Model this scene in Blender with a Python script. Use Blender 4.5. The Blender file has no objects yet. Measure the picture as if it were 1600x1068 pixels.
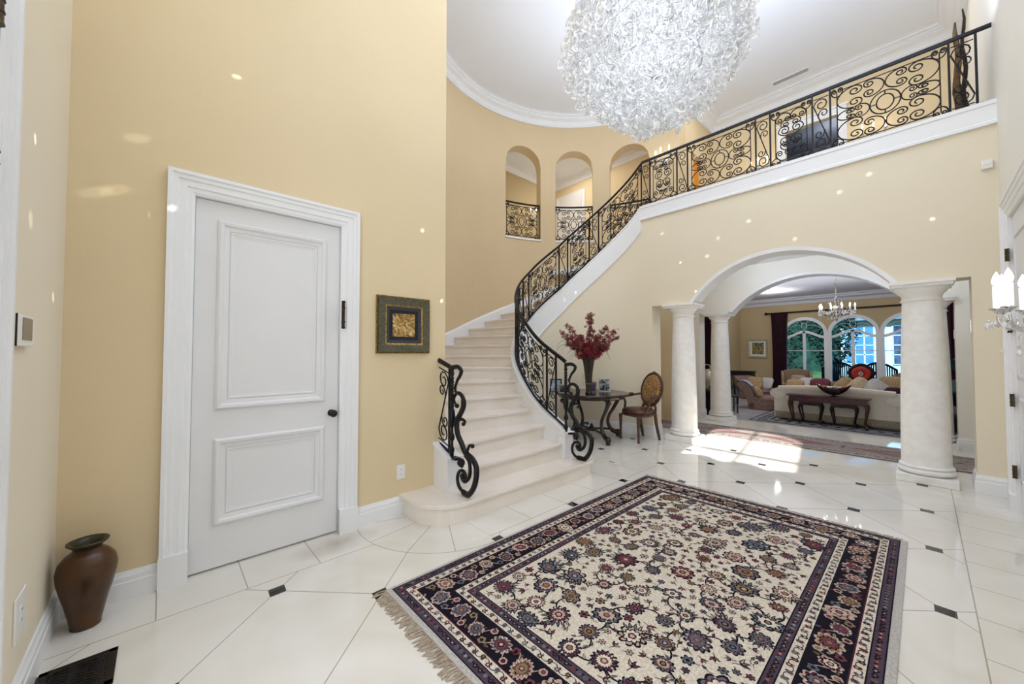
import bpy, math, random
from math import sin, cos, pi, radians, sqrt, atan2
random.seed(7)
scene = bpy.context.scene
COL = scene.collection

# ------------------------------------------------------------------ materials
MATS = {}
def lin(c):
    return tuple(((v/255)/12.92 if v/255 <= .04045 else ((v/255+.055)/1.055)**2.4) for v in c)
def mat(name, rgb, rough=.5, metal=0., trans=0., emit=0., noise=None, bump=None, ior=1.45, spec=.5, coat=0., alpha=1.):
    """rgb in 0-255 sRGB; noise=(scale, rgb2, detail); bump=(scale, strength)"""
    if name in MATS: return MATS[name]
    m = bpy.data.materials.new(name); m.use_nodes = True
    nt = m.node_tree; N = nt.nodes; b = N['Principled BSDF']
    c = lin(rgb)+(1,)
    b.inputs['Base Color'].default_value = c
    b.inputs['Roughness'].default_value = rough
    b.inputs['Metallic'].default_value = metal
    b.inputs['Transmission Weight'].default_value = trans
    b.inputs['IOR'].default_value = ior
    b.inputs['Specular IOR Level'].default_value = spec
    b.inputs['Coat Weight'].default_value = coat
    b.inputs['Alpha'].default_value = alpha
    if emit:
        b.inputs['Emission Color'].default_value = c
        b.inputs['Emission Strength'].default_value = emit
    tc = N.new('ShaderNodeTexCoord')
    if noise:
        nz = N.new('ShaderNodeTexNoise'); nz.inputs['Scale'].default_value = noise[0]
        nz.inputs['Detail'].default_value = noise[2] if len(noise) > 2 else 3
        nt.links.new(tc.outputs['Object'], nz.inputs['Vector'])
        r = N.new('ShaderNodeValToRGB'); r.color_ramp.elements[0].position = .35; r.color_ramp.elements[1].position = .65
        r.color_ramp.elements[0].color = c; r.color_ramp.elements[1].color = lin(noise[1])+(1,)
        nt.links.new(nz.outputs['Fac'], r.inputs['Fac']); nt.links.new(r.outputs['Color'], b.inputs['Base Color'])
    if bump:
        nz = N.new('ShaderNodeTexNoise'); nz.inputs['Scale'].default_value = bump[0]
        nt.links.new(tc.outputs['Object'], nz.inputs['Vector'])
        bp = N.new('ShaderNodeBump'); bp.inputs['Strength'].default_value = bump[1]; bp.inputs['Distance'].default_value = .01
        nt.links.new(nz.outputs['Fac'], bp.inputs['Height']); nt.links.new(bp.outputs['Normal'], b.inputs['Normal'])
    MATS[name] = m
    return m

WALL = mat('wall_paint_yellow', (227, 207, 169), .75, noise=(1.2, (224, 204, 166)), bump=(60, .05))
WALLC = mat('wall_paint_yellow_shaded', (219, 197, 158), .75, noise=(1.2, (216, 194, 155)), bump=(60, .05))  # wall yellow darkened: the stairwell's dimmer light put into the colour
WALLB = mat('wall_paint_cream_lit', (235, 224, 200), .75, noise=(1.0, (232, 221, 198)), bump=(60, .05))  # lighter than the yellow paint: sun bounce on the arch wall put into colour
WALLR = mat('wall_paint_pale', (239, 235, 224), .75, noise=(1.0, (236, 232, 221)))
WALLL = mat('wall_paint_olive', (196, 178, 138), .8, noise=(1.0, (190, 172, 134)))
CEIL = mat('ceiling_white', (236, 238, 241), .8, noise=(.8, (233, 235, 238)))
TRIM = mat('trim_white_gloss', (240, 240, 240), .35, noise=(2., (237, 237, 238)))
DOORP = mat('door_paint', (230, 229, 229), .4, noise=(3., (227, 226, 226)))
CHALK = mat('marble_step', (240, 232, 223), .12, noise=(3., (234, 224, 212), 5))
COLM = mat('limestone_column', (241, 239, 236), .55, noise=(14., (234, 231, 226), 6), bump=(90, .08))
IRON = mat('black_iron', (16, 17, 20), .35, metal=.4, noise=(30, (26, 26, 30)))
BRONZE = mat('aged_bronze', (92, 78, 52), .4, metal=.8, noise=(40, (60, 52, 40)))
DARKBR = mat('dark_bronze', (52, 42, 34), .45, metal=.5, noise=(40, (38, 30, 26)))
POT = mat('pot_brown_glaze', (84, 52, 20), .3, noise=(5, (60, 38, 18), 5), bump=(14, .15))
POTIN = mat('pot_rim_green', (50, 46, 26), .35, noise=(10, (38, 36, 22)))
WOOD = mat('dark_mahogany', (50, 26, 20), .22, noise=(6, (34, 18, 16), 4), coat=.3)
WOODM = mat('carved_walnut', (84, 54, 36), .35, noise=(12, (58, 36, 26), 4))
WOODR = mat('rosewood_top', (82, 44, 48), .22, noise=(10, (62, 32, 38), 4))
LEATHER = mat('brown_leather', (92, 56, 48), .35, noise=(9, (74, 44, 38)), bump=(120, .1))
PATFAB = mat('patterned_fabric', (96, 62, 36), .8, noise=(45, (182, 140, 84), 2))
BLACKM = mat('matte_black', (12, 12, 13), .5, noise=(10, (18, 18, 18)))
GOLD = mat('gold_leaf', (190, 160, 90), .4, metal=.5, noise=(60, (120, 92, 44), 3))
SILVER = mat('champagne_silver', (200, 190, 165), .35, metal=.6, noise=(20, (180, 168, 140)))
WHITEP = mat('white_plastic', (238, 236, 230), .4, noise=(4, (234, 232, 227)))
GREYP = mat('grey_screen', (140, 128, 108), .4, noise=(4, (134, 122, 104)))
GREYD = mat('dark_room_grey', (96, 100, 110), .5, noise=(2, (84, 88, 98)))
CHROME = mat('chrome', (210, 212, 215), .15, metal=1., noise=(10, (200, 202, 206)))
CANDLE = mat('candle_white', (245, 245, 240), .4, emit=.5, noise=(5, (240, 240, 235)))
FLAME = mat('bulb_glow', (255, 240, 215), .3, emit=14.)
RECES = mat('recessed_lamp_glow', (255, 250, 240), .3, emit=3.)

def glassmat(name, white=.35, tint=(255, 255, 255), glow=0.):
    m = bpy.data.materials.new(name); m.use_nodes = True
    nt = m.node_tree; N = nt.nodes; N.clear()
    out = N.new('ShaderNodeOutputMaterial')
    g = N.new('ShaderNodeBsdfGlass'); g.inputs['IOR'].default_value = 1.45; g.inputs['Roughness'].default_value = .03
    g.inputs['Color'].default_value = lin(tint)+(1,)
    p = N.new('ShaderNodeBsdfPrincipled'); p.inputs['Base Color'].default_value = lin(tint)+(1,); p.inputs['Roughness'].default_value = .08
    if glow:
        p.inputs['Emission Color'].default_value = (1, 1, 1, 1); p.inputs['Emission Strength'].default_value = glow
    mx = N.new('ShaderNodeMixShader')
    tc = N.new('ShaderNodeTexCoord'); nz = N.new('ShaderNodeTexNoise'); nz.inputs['Scale'].default_value = 22
    mr = N.new('ShaderNodeMapRange'); mr.inputs['From Min'].default_value = .35; mr.inputs['From Max'].default_value = .65
    mr.inputs['To Min'].default_value = white*.4; mr.inputs['To Max'].default_value = white*1.6
    nt.links.new(tc.outputs['Object'], nz.inputs['Vector']); nt.links.new(nz.outputs['Fac'], mr.inputs['Value'])
    nt.links.new(mr.outputs['Result'], mx.inputs['Fac'])
    nt.links.new(g.outputs[0], mx.inputs[1]); nt.links.new(p.outputs[0], mx.inputs[2]); nt.links.new(mx.outputs[0], out.inputs[0])
    MATS[name] = m
    return m
CRYSTAL = glassmat('murano_glass', .5, glow=.16)  # faint emission added to whiten the glass; the loops are no lamps
CRYS2 = glassmat('cut_crystal', .5, glow=.03)  # slight emission added so the crystal drops look brighter
VASEG = mat('smoked_vase_glass', (70, 58, 46), .08, trans=.35, noise=(14, (40, 30, 22)))

def panemat():
    m = bpy.data.materials.new('window_glass'); m.use_nodes = True
    nt = m.node_tree; N = nt.nodes; N.clear()
    out = N.new('ShaderNodeOutputMaterial'); t = N.new('ShaderNodeBsdfTransparent'); g = N.new('ShaderNodeBsdfGlossy')
    t.inputs['Color'].default_value = (.30, .56, .80, 1); g.inputs['Roughness'].default_value = .02
    g.inputs['Color'].default_value = (.8, .9, 1, 1)
    lw = N.new('ShaderNodeLayerWeight'); lw.inputs['Blend'].default_value = .15
    mx = N.new('ShaderNodeMixShader')
    nt.links.new(lw.outputs['Fresnel'], mx.inputs['Fac']); nt.links.new(t.outputs[0], mx.inputs[1]); nt.links.new(g.outputs[0], mx.inputs[2])
    nt.links.new(mx.outputs[0], out.inputs[0]); return m
PANE = panemat()

def floormat():
    m = bpy.data.materials.new('marble_floor_tiles'); m.use_nodes = True
    nt = m.node_tree; N = nt.nodes; L = nt.links; b = N['Principled BSDF']
    b.inputs['Roughness'].default_value = .035; b.inputs['Specular IOR Level'].default_value = .6
    tc = N.new('ShaderNodeTexCoord'); sp = N.new('ShaderNodeSeparateXYZ'); L.new(tc.outputs['Object'], sp.inputs[0])
    def mth(op, a, c=None, d=None):
        n = N.new('ShaderNodeMath'); n.operation = op
        for i, v in enumerate((a, c, d)):
            if v is None: continue
            if isinstance(v, (int, float)): n.inputs[i].default_value = v
            else: L.new(v, n.inputs[i])
        return n.outputs[0]
    X, Y = sp.outputs[0], sp.outputs[1]
    u = X                                       # lattice x = -.465 i
    I_ = mth('ADD', mth('ADD', mth('MULTIPLY', X, -2.159), mth('MULTIPLY', Y, -.0684)), .34)
    J_ = mth('ADD', mth('ADD', mth('MULTIPLY', X, -.1208), mth('MULTIPLY', Y, -2.138)), 10.813)
    P = .94
    a = mth('MULTIPLY', mth('ADD', I_, J_), .47); d = mth('MULTIPLY', mth('SUBTRACT', I_, J_), .47)
    def dist(w):                                # distance to nearest multiple of P
        return mth('MULTIPLY', mth('ABSOLUTE', mth('SUBTRACT', mth('FRACT', mth('ADD', mth('DIVIDE', w, P), .5)), .5)), P)
    la = mth('LESS_THAN', mth('MINIMUM', dist(a), dist(d)), .0045)
    # insets: lattice points where a and d both multiples of P -> square test
    da, dd = dist(a), dist(d)
    ins = mth('LESS_THAN', mth('ADD', da, dd), .085)
    inb = mth('MULTIPLY', mth('GREATER_THAN', X, -2.78), mth('LESS_THAN', X, .17))
    # border lines
    bl = mth('MAXIMUM', mth('LESS_THAN', mth('ABSOLUTE', mth('ADD', X, 2.78)), .003), mth('LESS_THAN', mth('ABSOLUTE', mth('SUBTRACT', X, .17)), .003))
    fr = mth('MULTIPLY', mth('ABSOLUTE', mth('SUBTRACT', mth('FRACT', mth('ADD', mth('DIVIDE', Y, .405), .5)), .5)), .405)
    bj = mth('MULTIPLY', mth('LESS_THAN', fr, .003), mth('SUBTRACT', 1., inb))
    # fan of tiles round the first step
    ex = mth('SUBTRACT', X, -2.95); ey = mth('SUBTRACT', Y, 1.9)
    rad = mth('SQRT', mth('ADD', mth('MULTIPLY', ex, ex), mth('MULTIPLY', ey, ey)))
    infan = mth('MULTIPLY', mth('LESS_THAN', rad, .74), mth('LESS_THAN', Y, 1.9))
    instr = mth('MULTIPLY', mth('MULTIPLY', mth('GREATER_THAN', Y, 1.9), mth('LESS_THAN', Y, 4.6)), mth('LESS_THAN', X, -2.30))
    inapr = mth('MAXIMUM', infan, instr)
    arc = mth('MULTIPLY', mth('LESS_THAN', mth('ABSOLUTE', mth('SUBTRACT', rad, .74)), .003), mth('LESS_THAN', Y, 1.9))
    ang = mth('ARCTAN2', ey, ex)
    fa = mth('MULTIPLY', mth('ABSOLUTE', mth('SUBTRACT', mth('FRACT', mth('ADD', mth('DIVIDE', ang, .47), .5)), .5)), mth('MULTIPLY', rad, .47))
    fanl = mth('MULTIPLY', mth('LESS_THAN', fa, .003), infan)
    sl = mth('MULTIPLY', mth('ABSOLUTE', mth('SUBTRACT', mth('FRACT', mth('ADD', mth('DIVIDE', Y, .47), .5)), .5)), .47)
    strl = mth('MULTIPLY', mth('LESS_THAN', sl, .003), instr)
    sle = mth('MULTIPLY', mth('LESS_THAN', mth('ABSOLUTE', mth('ADD', X, 2.3)), .003), mth('MULTIPLY', mth('GREATER_THAN', Y, 1.9), mth('LESS_THAN', Y, 4.6)))
    notap = mth('SUBTRACT', 1., inapr)
    line = mth('MAXIMUM', mth('MULTIPLY', mth('MULTIPLY', la, inb), notap), mth('MULTIPLY', mth('MAXIMUM', bl, bj), notap))
    line = mth('MAXIMUM', line, mth('MAXIMUM', mth('MAXIMUM', fanl, strl), mth('MAXIMUM', arc, sle)))
    inY = mth('LESS_THAN', Y, 6.3)
    line = mth('MULTIPLY', line, inY)
    okx = mth('MAXIMUM', mth('GREATER_THAN', X, -2.42), mth('GREATER_THAN', Y, 4.3)); okx = mth('MAXIMUM', okx, mth('MULTIPLY', mth('GREATER_THAN', X, -2.74), mth('LESS_THAN', Y, 1.)))
    insf = mth('MULTIPLY', mth('MULTIPLY', ins, mth('MULTIPLY', okx, mth('LESS_THAN', X, .1))), inY)
    # marble colour: warm near left wall, cool to the right, with soft veins
    nz = N.new('ShaderNodeTexNoise'); nz.inputs['Scale'].default_value = 1.6; nz.inputs['Detail'].default_value = 6; nz.inputs['Distortion'].default_value = 1.2
    L.new(tc.outputs['Object'], nz.inputs['Vector'])
    r = N.new('ShaderNodeValToRGB'); e = r.color_ramp.elements
    e[0].position = .3; e[0].color = lin((233, 229, 221))+(1,); e[1].position = .7; e[1].color = lin((222, 216, 204))+(1,)
    L.new(nz.outputs['Fac'], r.inputs['Fac'])
    # grime by the door threshold
    n2 = N.new('ShaderNodeTexNoise'); n2.inputs['Scale'].default_value = 5; n2.inputs['Detail'].default_value = 4; L.new(tc.outputs['Object'], n2.inputs['Vector'])
    gx = mth('ADD', X, 2.98); gy = mth('SUBTRACT', Y, .98)
    gd = mth('SQRT', mth('ADD', mth('MULTIPLY', mth('MULTIPLY', gx, gx), 4.), mth('MULTIPLY', gy, gy)))
    gr = mth('MULTIPLY', mth('MAXIMUM', mth('SUBTRACT', .34, gd), 0.), mth('MULTIPLY', n2.outputs['Fac'], 2.6))
    mx0 = N.new('ShaderNodeMix'); mx0.data_type = 'RGBA'; L.new(gr, mx0.inputs[0]); L.new(r.outputs[0], mx0.inputs[6]); mx0.inputs[7].default_value = lin((120, 88, 50))+(1,)
    mx = N.new('ShaderNodeMix'); mx.data_type = 'RGBA'; L.new(mth('MULTIPLY', line, .62), mx.inputs[0]); L.new(mx0.outputs[2], mx.inputs[6]); mx.inputs[7].default_value = lin((120, 108, 92))+(1,)
    m2 = N.new('ShaderNodeMix'); m2.data_type = 'RGBA'; L.new(insf, m2.inputs[0]); L.new(mx.outputs[2], m2.inputs[6]); m2.inputs[7].default_value = lin((34, 34, 34))+(1,)
    L.new(m2.outputs[2], b.inputs['Base Color'])
    return m
FLOOR = floormat()

# ------------------------------------------------------------------ mesh helpers
class M:
    def __init__(s): s.v = []; s.f = []; s.mi = []; s.cur = 0
    def add(s, vs, fs):
        o = len(s.v); s.v += [tuple(p) for p in vs]
        s.f += [tuple(i+o for i in f) for f in fs]; s.mi += [s.cur]*len(fs); return s
    def box(s, a, b):
        x0, y0, z0 = (min(a[i], b[i]) for i in range(3)); x1, y1, z1 = (max(a[i], b[i]) for i in range(3))
        return s.add([(x0,y0,z0),(x1,y0,z0),(x1,y1,z0),(x0,y1,z0),(x0,y0,z1),(x1,y0,z1),(x1,y1,z1),(x0,y1,z1)],
              [(0,3,2,1),(4,5,6,7),(0,1,5,4),(1,2,6,5),(2,3,7,6),(3,0,4,7)])
    def prism(s, poly, z0, z1):                 # poly in xy, CCW
        n = len(poly)
        return s.add([(x,y,z0) for x,y in poly]+[(x,y,z1) for x,y in poly],
              [tuple(reversed(range(n))), tuple(range(n, 2*n))]+[(i,(i+1)%n,n+(i+1)%n,n+i) for i in range(n)])
    def prism_y(s, poly, y0, y1):               # poly in xz
        n = len(poly)
        return s.add([(x,y0,z) for x,z in poly]+[(x,y1,z) for x,z in poly],
              [tuple(range(n)), tuple(reversed(range(n, 2*n)))]+[(i,n+i,n+(i+1)%n,(i+1)%n) for i in range(n)])
    def prism_x(s, poly, x0, x1):               # poly in yz
        n = len(poly)
        return s.add([(x0,y,z) for y,z in poly]+[(x1,y,z) for y,z in poly],
              [tuple(reversed(range(n))), tuple(range(n, 2*n))]+[(i,(i+1)%n,n+(i+1)%n,n+i) for i in range(n)])
    def lathe(s, prof, c=(0,0,0), seg=24):      # prof [(r,z)]
        vs = []; fs = []; k = len(prof)
        for r, z in prof:
            for i in range(seg):
                a = 2*pi*i/seg; vs.append((c[0]+r*cos(a), c[1]+r*sin(a), c[2]+z))
        for j in range(k-1):
            for i in range(seg):
                i2 = (i+1) % seg; fs.append((j*seg+i, j*seg+i2, (j+1)*seg+i2, (j+1)*seg+i))
        if prof[0][0] > 1e-4: fs.append(tuple(reversed(range(seg))))
        if prof[-1][0] > 1e-4: fs.append(tuple((k-1)*seg+i for i in range(seg)))
        return s.add(vs, fs)
    def tube(s, pts, r, n=6, closed=False, flat=1., rot=0.):
        """r: number or list per point. flat squeezes the profile's second axis"""
        P = [tuple(map(float, p)) for p in pts]; k = len(P)
        if k < 2: return s
        up = None; vs = []; fs = []
        for i in range(k):
            a = P[(i-1) % k] if (closed or i > 0) else P[i]; b = P[(i+1) % k] if (closed or i < k-1) else P[i]
            t = [b[j]-a[j] for j in range(3)]; l = sqrt(sum(q*q for q in t)) or 1e-9; t = [q/l for q in t]
            if up is None: up = [0,0,1] if abs(t[2]) < .9 else [1,0,0]
            d = sum(up[j]*t[j] for j in range(3)); u = [up[j]-d*t[j] for j in range(3)]
            l = sqrt(sum(q*q for q in u))
            if l < 1e-6: u = [1,0,0] if abs(t[0]) < .9 else [0,1,0]; d = sum(u[j]*t[j] for j in range(3)); u = [u[j]-d*t[j] for j in range(3)]; l = sqrt(sum(q*q for q in u))
            u = [q/l for q in u]; up = u
            w = [t[1]*u[2]-t[2]*u[1], t[2]*u[0]-t[0]*u[2], t[0]*u[1]-t[1]*u[0]]
            rr = r[i] if isinstance(r, (list, tuple)) else r
            for j in range(n):
                a2 = 2*pi*j/n+rot; ca, sa = rr*cos(a2), rr*sin(a2)*flat
                vs.append(tuple(P[i][q]+u[q]*ca+w[q]*sa for q in range(3)))
        for i in range(k if closed else k-1):
            i2 = (i+1) % k
            for j in range(n):
                j2 = (j+1) % n; fs.append((i*n+j, i*n+j2, i2*n+j2, i2*n+j))
        if not closed: fs += [tuple(reversed(range(n))), tuple((k-1)*n+j for j in range(n))]
        return s.add(vs, fs)
    def sweep(s, path, prof, closed=False):
        """horizontal sweep: path [(x,y,z)], prof [(out, up)] closed loop; 'out' is to the left of travel"""
        k = len(path); n = len(prof); vs = []; fs = []
        for i in range(k):
            a = path[(i-1) % k] if (closed or i > 0) else path[i]; b = path[(i+1) % k] if (closed or i < k-1) else path[i]
            p = path[i]
            d1 = (p[0]-a[0], p[1]-a[1]); d2 = (b[0]-p[0], b[1]-p[1])
            def nn(d):
                l = sqrt(d[0]**2+d[1]**2); return (d[0]/l, d[1]/l) if l > 1e-9 else None
            n1, n2 = nn(d1), nn(d2); n1 = n1 or n2; n2 = n2 or n1
            m = (n1[0]+n2[0], n1[1]+n2[1]); l = sqrt(m[0]**2+m[1]**2) or 1; m = (m[0]/l, m[1]/l)
            c = max(.3, m[0]*n1[0]+m[1]*n1[1]); nx, ny = -m[1]/c, m[0]/c
            for o, u in prof: vs.append((p[0]+nx*o, p[1]+ny*o, p[2]+u))
        for i in range(k if closed else k-1):
            i2 = (i+1) % k
            for j in range(n):
                j2 = (j+1) % n; fs.append((i*n+j, i2*n+j, i2*n+j2, i*n+j2))
        if not closed: fs += [tuple(range(n)), tuple((k-1)*n+j for j in reversed(range(n)))]
        return s.add(vs, fs)
    def loft(s, rings, cap=True):
        n = len(rings[0]); vs = [p for r in rings for p in r]; fs = []
        for i in range(len(rings)-1):
            for j in range(n):
                j2 = (j+1) % n; fs.append((i*n+j, i*n+j2, (i+1)*n+j2, (i+1)*n+j))
        if cap: fs += [tuple(reversed(range(n))), tuple((len(rings)-1)*n+j for j in range(n))]
        return s.add(vs, fs)
    def ball(s, c, r, seg=12, rz=None, ry=None):
        rz = rz or r; k = max(4, seg//2)
        return s.lathe([(max(1e-5, r*sin(pi*i/k)), -rz*cos(pi*i/k)) for i in range(k+1)], c, seg)
    def cushion(s, c, sx, sy, sz, rz=0., tilt=0., n=10, e=.45):
        """puffy pillow: superellipsoid, sx,sy,sz half sizes; tilt about local x then rotate rz"""
        vs = []; fs = []
        def se(a, p): return (abs(a)**p)*(1 if a >= 0 else -1)
        for i in range(n+1):
            ph = -pi/2+pi*i/n
            for j in range(2*n):
                th = 2*pi*j/(2*n)
                x = sx*se(cos(ph), .8)*se(cos(th), e); y = sy*se(cos(ph), .8)*se(sin(th), e); z = sz*se(sin(ph), 1.)
                y, z = y*cos(tilt)-z*sin(tilt), y*sin(tilt)+z*cos(tilt)
                x, y = x*cos(rz)-y*sin(rz), x*sin(rz)+y*cos(rz)
                vs.append((c[0]+x, c[1]+y, c[2]+z))
        k = 2*n
        for i in range(n):
            for j in range(k): fs.append((i*k+j, i*k+(j+1) % k, (i+1)*k+(j+1) % k, (i+1)*k+j))
        return s.add(vs, fs)
    def build(s, name, m, parent=None, smooth=False, bevel=0., world=False, auto=None, fix=True):
        me = bpy.data.meshes.new(name)
        if parent is not None and world:
            L = parent.location if parent.parent is None else parent.parent.location + parent.location
            s.v = [(x-L.x, y-L.y, z-L.z) for x, y, z in s.v]
        me.from_pydata(s.v, [], s.f)
        ms = m if isinstance(m, (list, tuple)) else [m]
        for q in ms: me.materials.append(q)
        if len(ms) > 1: me.polygons.foreach_set('material_index', s.mi)
        if fix:
            import bmesh
            bm = bmesh.new(); bm.from_mesh(me); bmesh.ops.recalc_face_normals(bm, faces=bm.faces); bm.to_mesh(me); bm.free()
        if smooth:
            me.polygons.foreach_set('use_smooth', [True]*len(me.polygons))
            if auto: me.set_sharp_from_angle(angle=radians(auto))
        me.update()
        o = bpy.data.objects.new(name, me); COL.objects.link(o)
        if parent is not None: o.parent = parent
        if bevel:
            md = o.modifiers.new('bevel', 'BEVEL'); md.width = bevel; md.segments = 2; md.limit_method = 'ANGLE'
        return o

def thing(name, label, cat, loc=(0,0,0), rz=0., group=None):
    o = bpy.data.objects.new(name, None); o.empty_display_size = .1; COL.objects.link(o)
    o.location = loc; o.rotation_euler = (0, 0, rz); o['label'] = label; o['category'] = cat
    if group: o['group'] = group
    return o
def tag(o, label, cat, group=None, kind=None):
    o['label'] = label; o['category'] = cat
    if group: o['group'] = group
    if kind: o['kind'] = kind
    return o
def struct(o): o['kind'] = 'structure'; return o
def dup(root, loc, rz=None, label=None, group=None, scale=None):
    r = root.copy(); COL.objects.link(r); r.location = loc
    if rz is not None: r.rotation_euler = (0, 0, rz)
    if label: r['label'] = label
    if group: r['group'] = group
    if scale: r.scale = scale
    for ch in list(root.children):
        c = ch.copy(); COL.objects.link(c); c.parent = r
        for g in list(ch.children):
            d = g.copy(); COL.objects.link(d); d.parent = c
    return r

# ------------------------------------------------------------------ key dimensions (metres)
XL, XR, YN, YA = -3.15, .55, -.40, 6.11      # left wall, right wall, entry wall, arch wall face
ZF, ZC = 3.95, 6.80                          # upper floor, ceiling
CX, CY = -3.3, 4.87                          # centre of the stair well
RN, RR, RI, RO = 1.24, 1.29, 1.34, 2.85      # niche face, railing, tread inner end, outer wall
RISE = .1716
def pol(r, th):                              # th degrees: 0 south, 90 west, 180 north
    t = radians(th); return (CX-r*sin(t), CY-r*cos(t))
ZS = [(-20, .44), (-14, .53), (-7, .62), (0, .715), (7.2, .834), (13.7, .957), (21.4, 1.093), (50, 1.53), (79, 1.98), (87, 2.13), (111, 2.555),
      (118.7, 2.725), (137, 3.09), (144.7, 3.24), (170.5, 3.74), (180, 3.95)]
def interp(T, x):
    if x <= T[0][0]: return T[0][1]
    for (a, b), (c, d) in zip(T, T[1:]):
        if x <= c: return b+(d-b)*(x-a)/(c-a)
    return T[-1][1]
def zs(th): return interp(ZS, th)            # top of the inner stringer
S0 = .37                                     # straight run before the curve
ARC = pi*RR
def path(s, r=RR):
    """plan path of the railing: s from the newel; returns x,y,theta-ish"""
    if s < S0: return (CX+(S0-s), CY-r, -(S0-s)/RR*180/pi)
    if s < S0+ARC:
        th = degrees_((s-S0)/RR); x, y = pol(r, th); return (x, y, th)
    return (CX+(s-S0-ARC), CY+r, 181.)
def degrees_(a): return a*180/pi
# ================================================================== ROOM SHELL
m = M(); m.box((-5.5, -4, -.12), (XR+.4, 8.95, 0)); struct(m.build('floor', FLOOR))
# sunken living room floor, with the step down
LRZ, LRY = -.30, 18.8
LRF = mat('living_floor_marble', (196, 196, 198), .06, noise=(1.5, (178, 180, 184), 5))
m = M(); m.box((-8.5, 8.95, -.15), (6.5, 9.27, -.15+.0)); m.box((-8.5, 8.9, LRZ-.1), (6.5, LRY+.2, LRZ)); m.box((-8.5, 8.9, LRZ), (6.5, 9.25, -.15))
struct(m.build('floor_living_room', LRF))
m = M(); m.box((-8.5, 6.41, -.12), (-5.5, 8.95, 0)); m.box((XR+.4, 6.41, -.12), (6.5, 8.95, 0)); struct(m.build('floor_gallery', LRF))

# left wall with the side door opening
DY0, DY1, DZ = .135, 1.043, 2.43
m = M(); m.box((XL-.15, YN-.15, 0), (XL, DY0, ZC)); m.box((XL-.15, DY1, 0), (XL, 2.02, ZC)); m.box((XL-.15, DY0, DZ), (XL, DY1, ZC))
struct(m.build('wall_left', WALL))
m = M(); m.box((XL-.9, DY0-.3, 0), (XL-.8, DY1+.3, DZ+.2)); struct(m.build('wall_closet', WALL))
# entry wall (behind and left of the camera): open front doorway, arched transom above
m = M()
tx, tw, tz, th_ = -.86, .66, 3.45, 1.28     # transom centre, half width, bottom, spring height
m.box((XL-.15, YN-.2, 0), (-1.93, YN, ZC)); m.box((.12, YN-.2, 0), (XR+.15, YN, ZC)); m.box((-1.93, YN-.2, 2.85), (tx-tw, YN, ZC)); m.box((tx+tw, YN-.2, 2.85), (.12, YN, ZC))
m.box((tx-tw, YN-.2, 2.85), (tx+tw, YN, tz))
arc = [(tx-tw*cos(pi*i/16), tz+th_+.30*sin(pi*i/16)) for i in range(17)]
m.prism_y([(tx-tw, ZC)]+arc+[(tx+tw, ZC)], YN-.2, YN)
struct(m.build('wall_entry', WALLB))
# transom bars
m = M(); m.box((tx-.02, YN-.15, tz), (tx+.02, YN-.08, tz+th_+.3)); m.box((tx-tw, YN-.15, tz+.42), (tx+tw, YN-.08, tz+.46))
m.tube([(tx-tw*cos(pi*i/24), YN-.11, tz+th_-.25+.3*sin(pi*i/24)) for i in range(25)], .025, 6)
# wavy lower edge of the transom light
wav = [(tx-tw, tz), (tx-tw, tz+.05)]+[(tx-tw+2*tw*i/24, tz+.08+.09*abs(sin(i/24*pi*2.5))) for i in range(25)]+[(tx+tw, tz+.05), (tx+tw, tz)]
m.prism_y(list(reversed(wav)), YN-.15, YN-.1)
struct(m.build('window_3', TRIM))
# front door frame and open leaf with hinges
def mitred(m, f, u0, u1, v0, v1, prof, w):
    # door casing with mitred corners; prof (across from the outer edge, out)
    rings = []
    for (u, v, du, dv) in ((u0, v0, -1, 0), (u0, v1, -1, 1), (u1, v1, 1, 1), (u1, v0, 1, 0)):
        rings.append([f(u+du*(w-a), v+dv*(w-a), o) for a, o in prof])
    m.loft(rings)
def casing_prof(w, d):                       # (across, out): stepped moulding
    return [(0, 0), (0, d), (.02, d), (.028, d*.8), (w*.38, d*.8), (w*.42, d*.62), (w*.7, d*.62), (w*.75, d*.42), (w-.012, d*.42), (w, d*.3), (w, 0)]
m = M()
p = casing_prof(.10, .04)
m.prism([(-2.03+a, YN+b) for a, b in p][::-1], 0, 3.0); m.box((-1.94, YN-.2, 0), (-1.885, YN+.010, 2.86))
struct(m.build('trim_4', TRIM))
m = M(); m.box((-1.88, YN-1.0, .01), (-1.835, YN-.02, 2.84)); fd = struct(m.build('door_3', DOORP))
for z in (.35, 1.05, 1.97, 2.47, ):
    m = M(); m.lathe([(.016, -.055), (.016, .055)], (-1.875, YN+.012, z), 10)
    for k in (-.055, -.018, .018, .055): m.lathe([(.0185, k-.003), (.0185, k+.003)], (-1.875, YN+.012, z), 10)
    m.box((-1.915, YN+.009, z-.05), (-1.875, YN+.014, z+.05)); m.build('hinge', BRONZE, fd)

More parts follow.
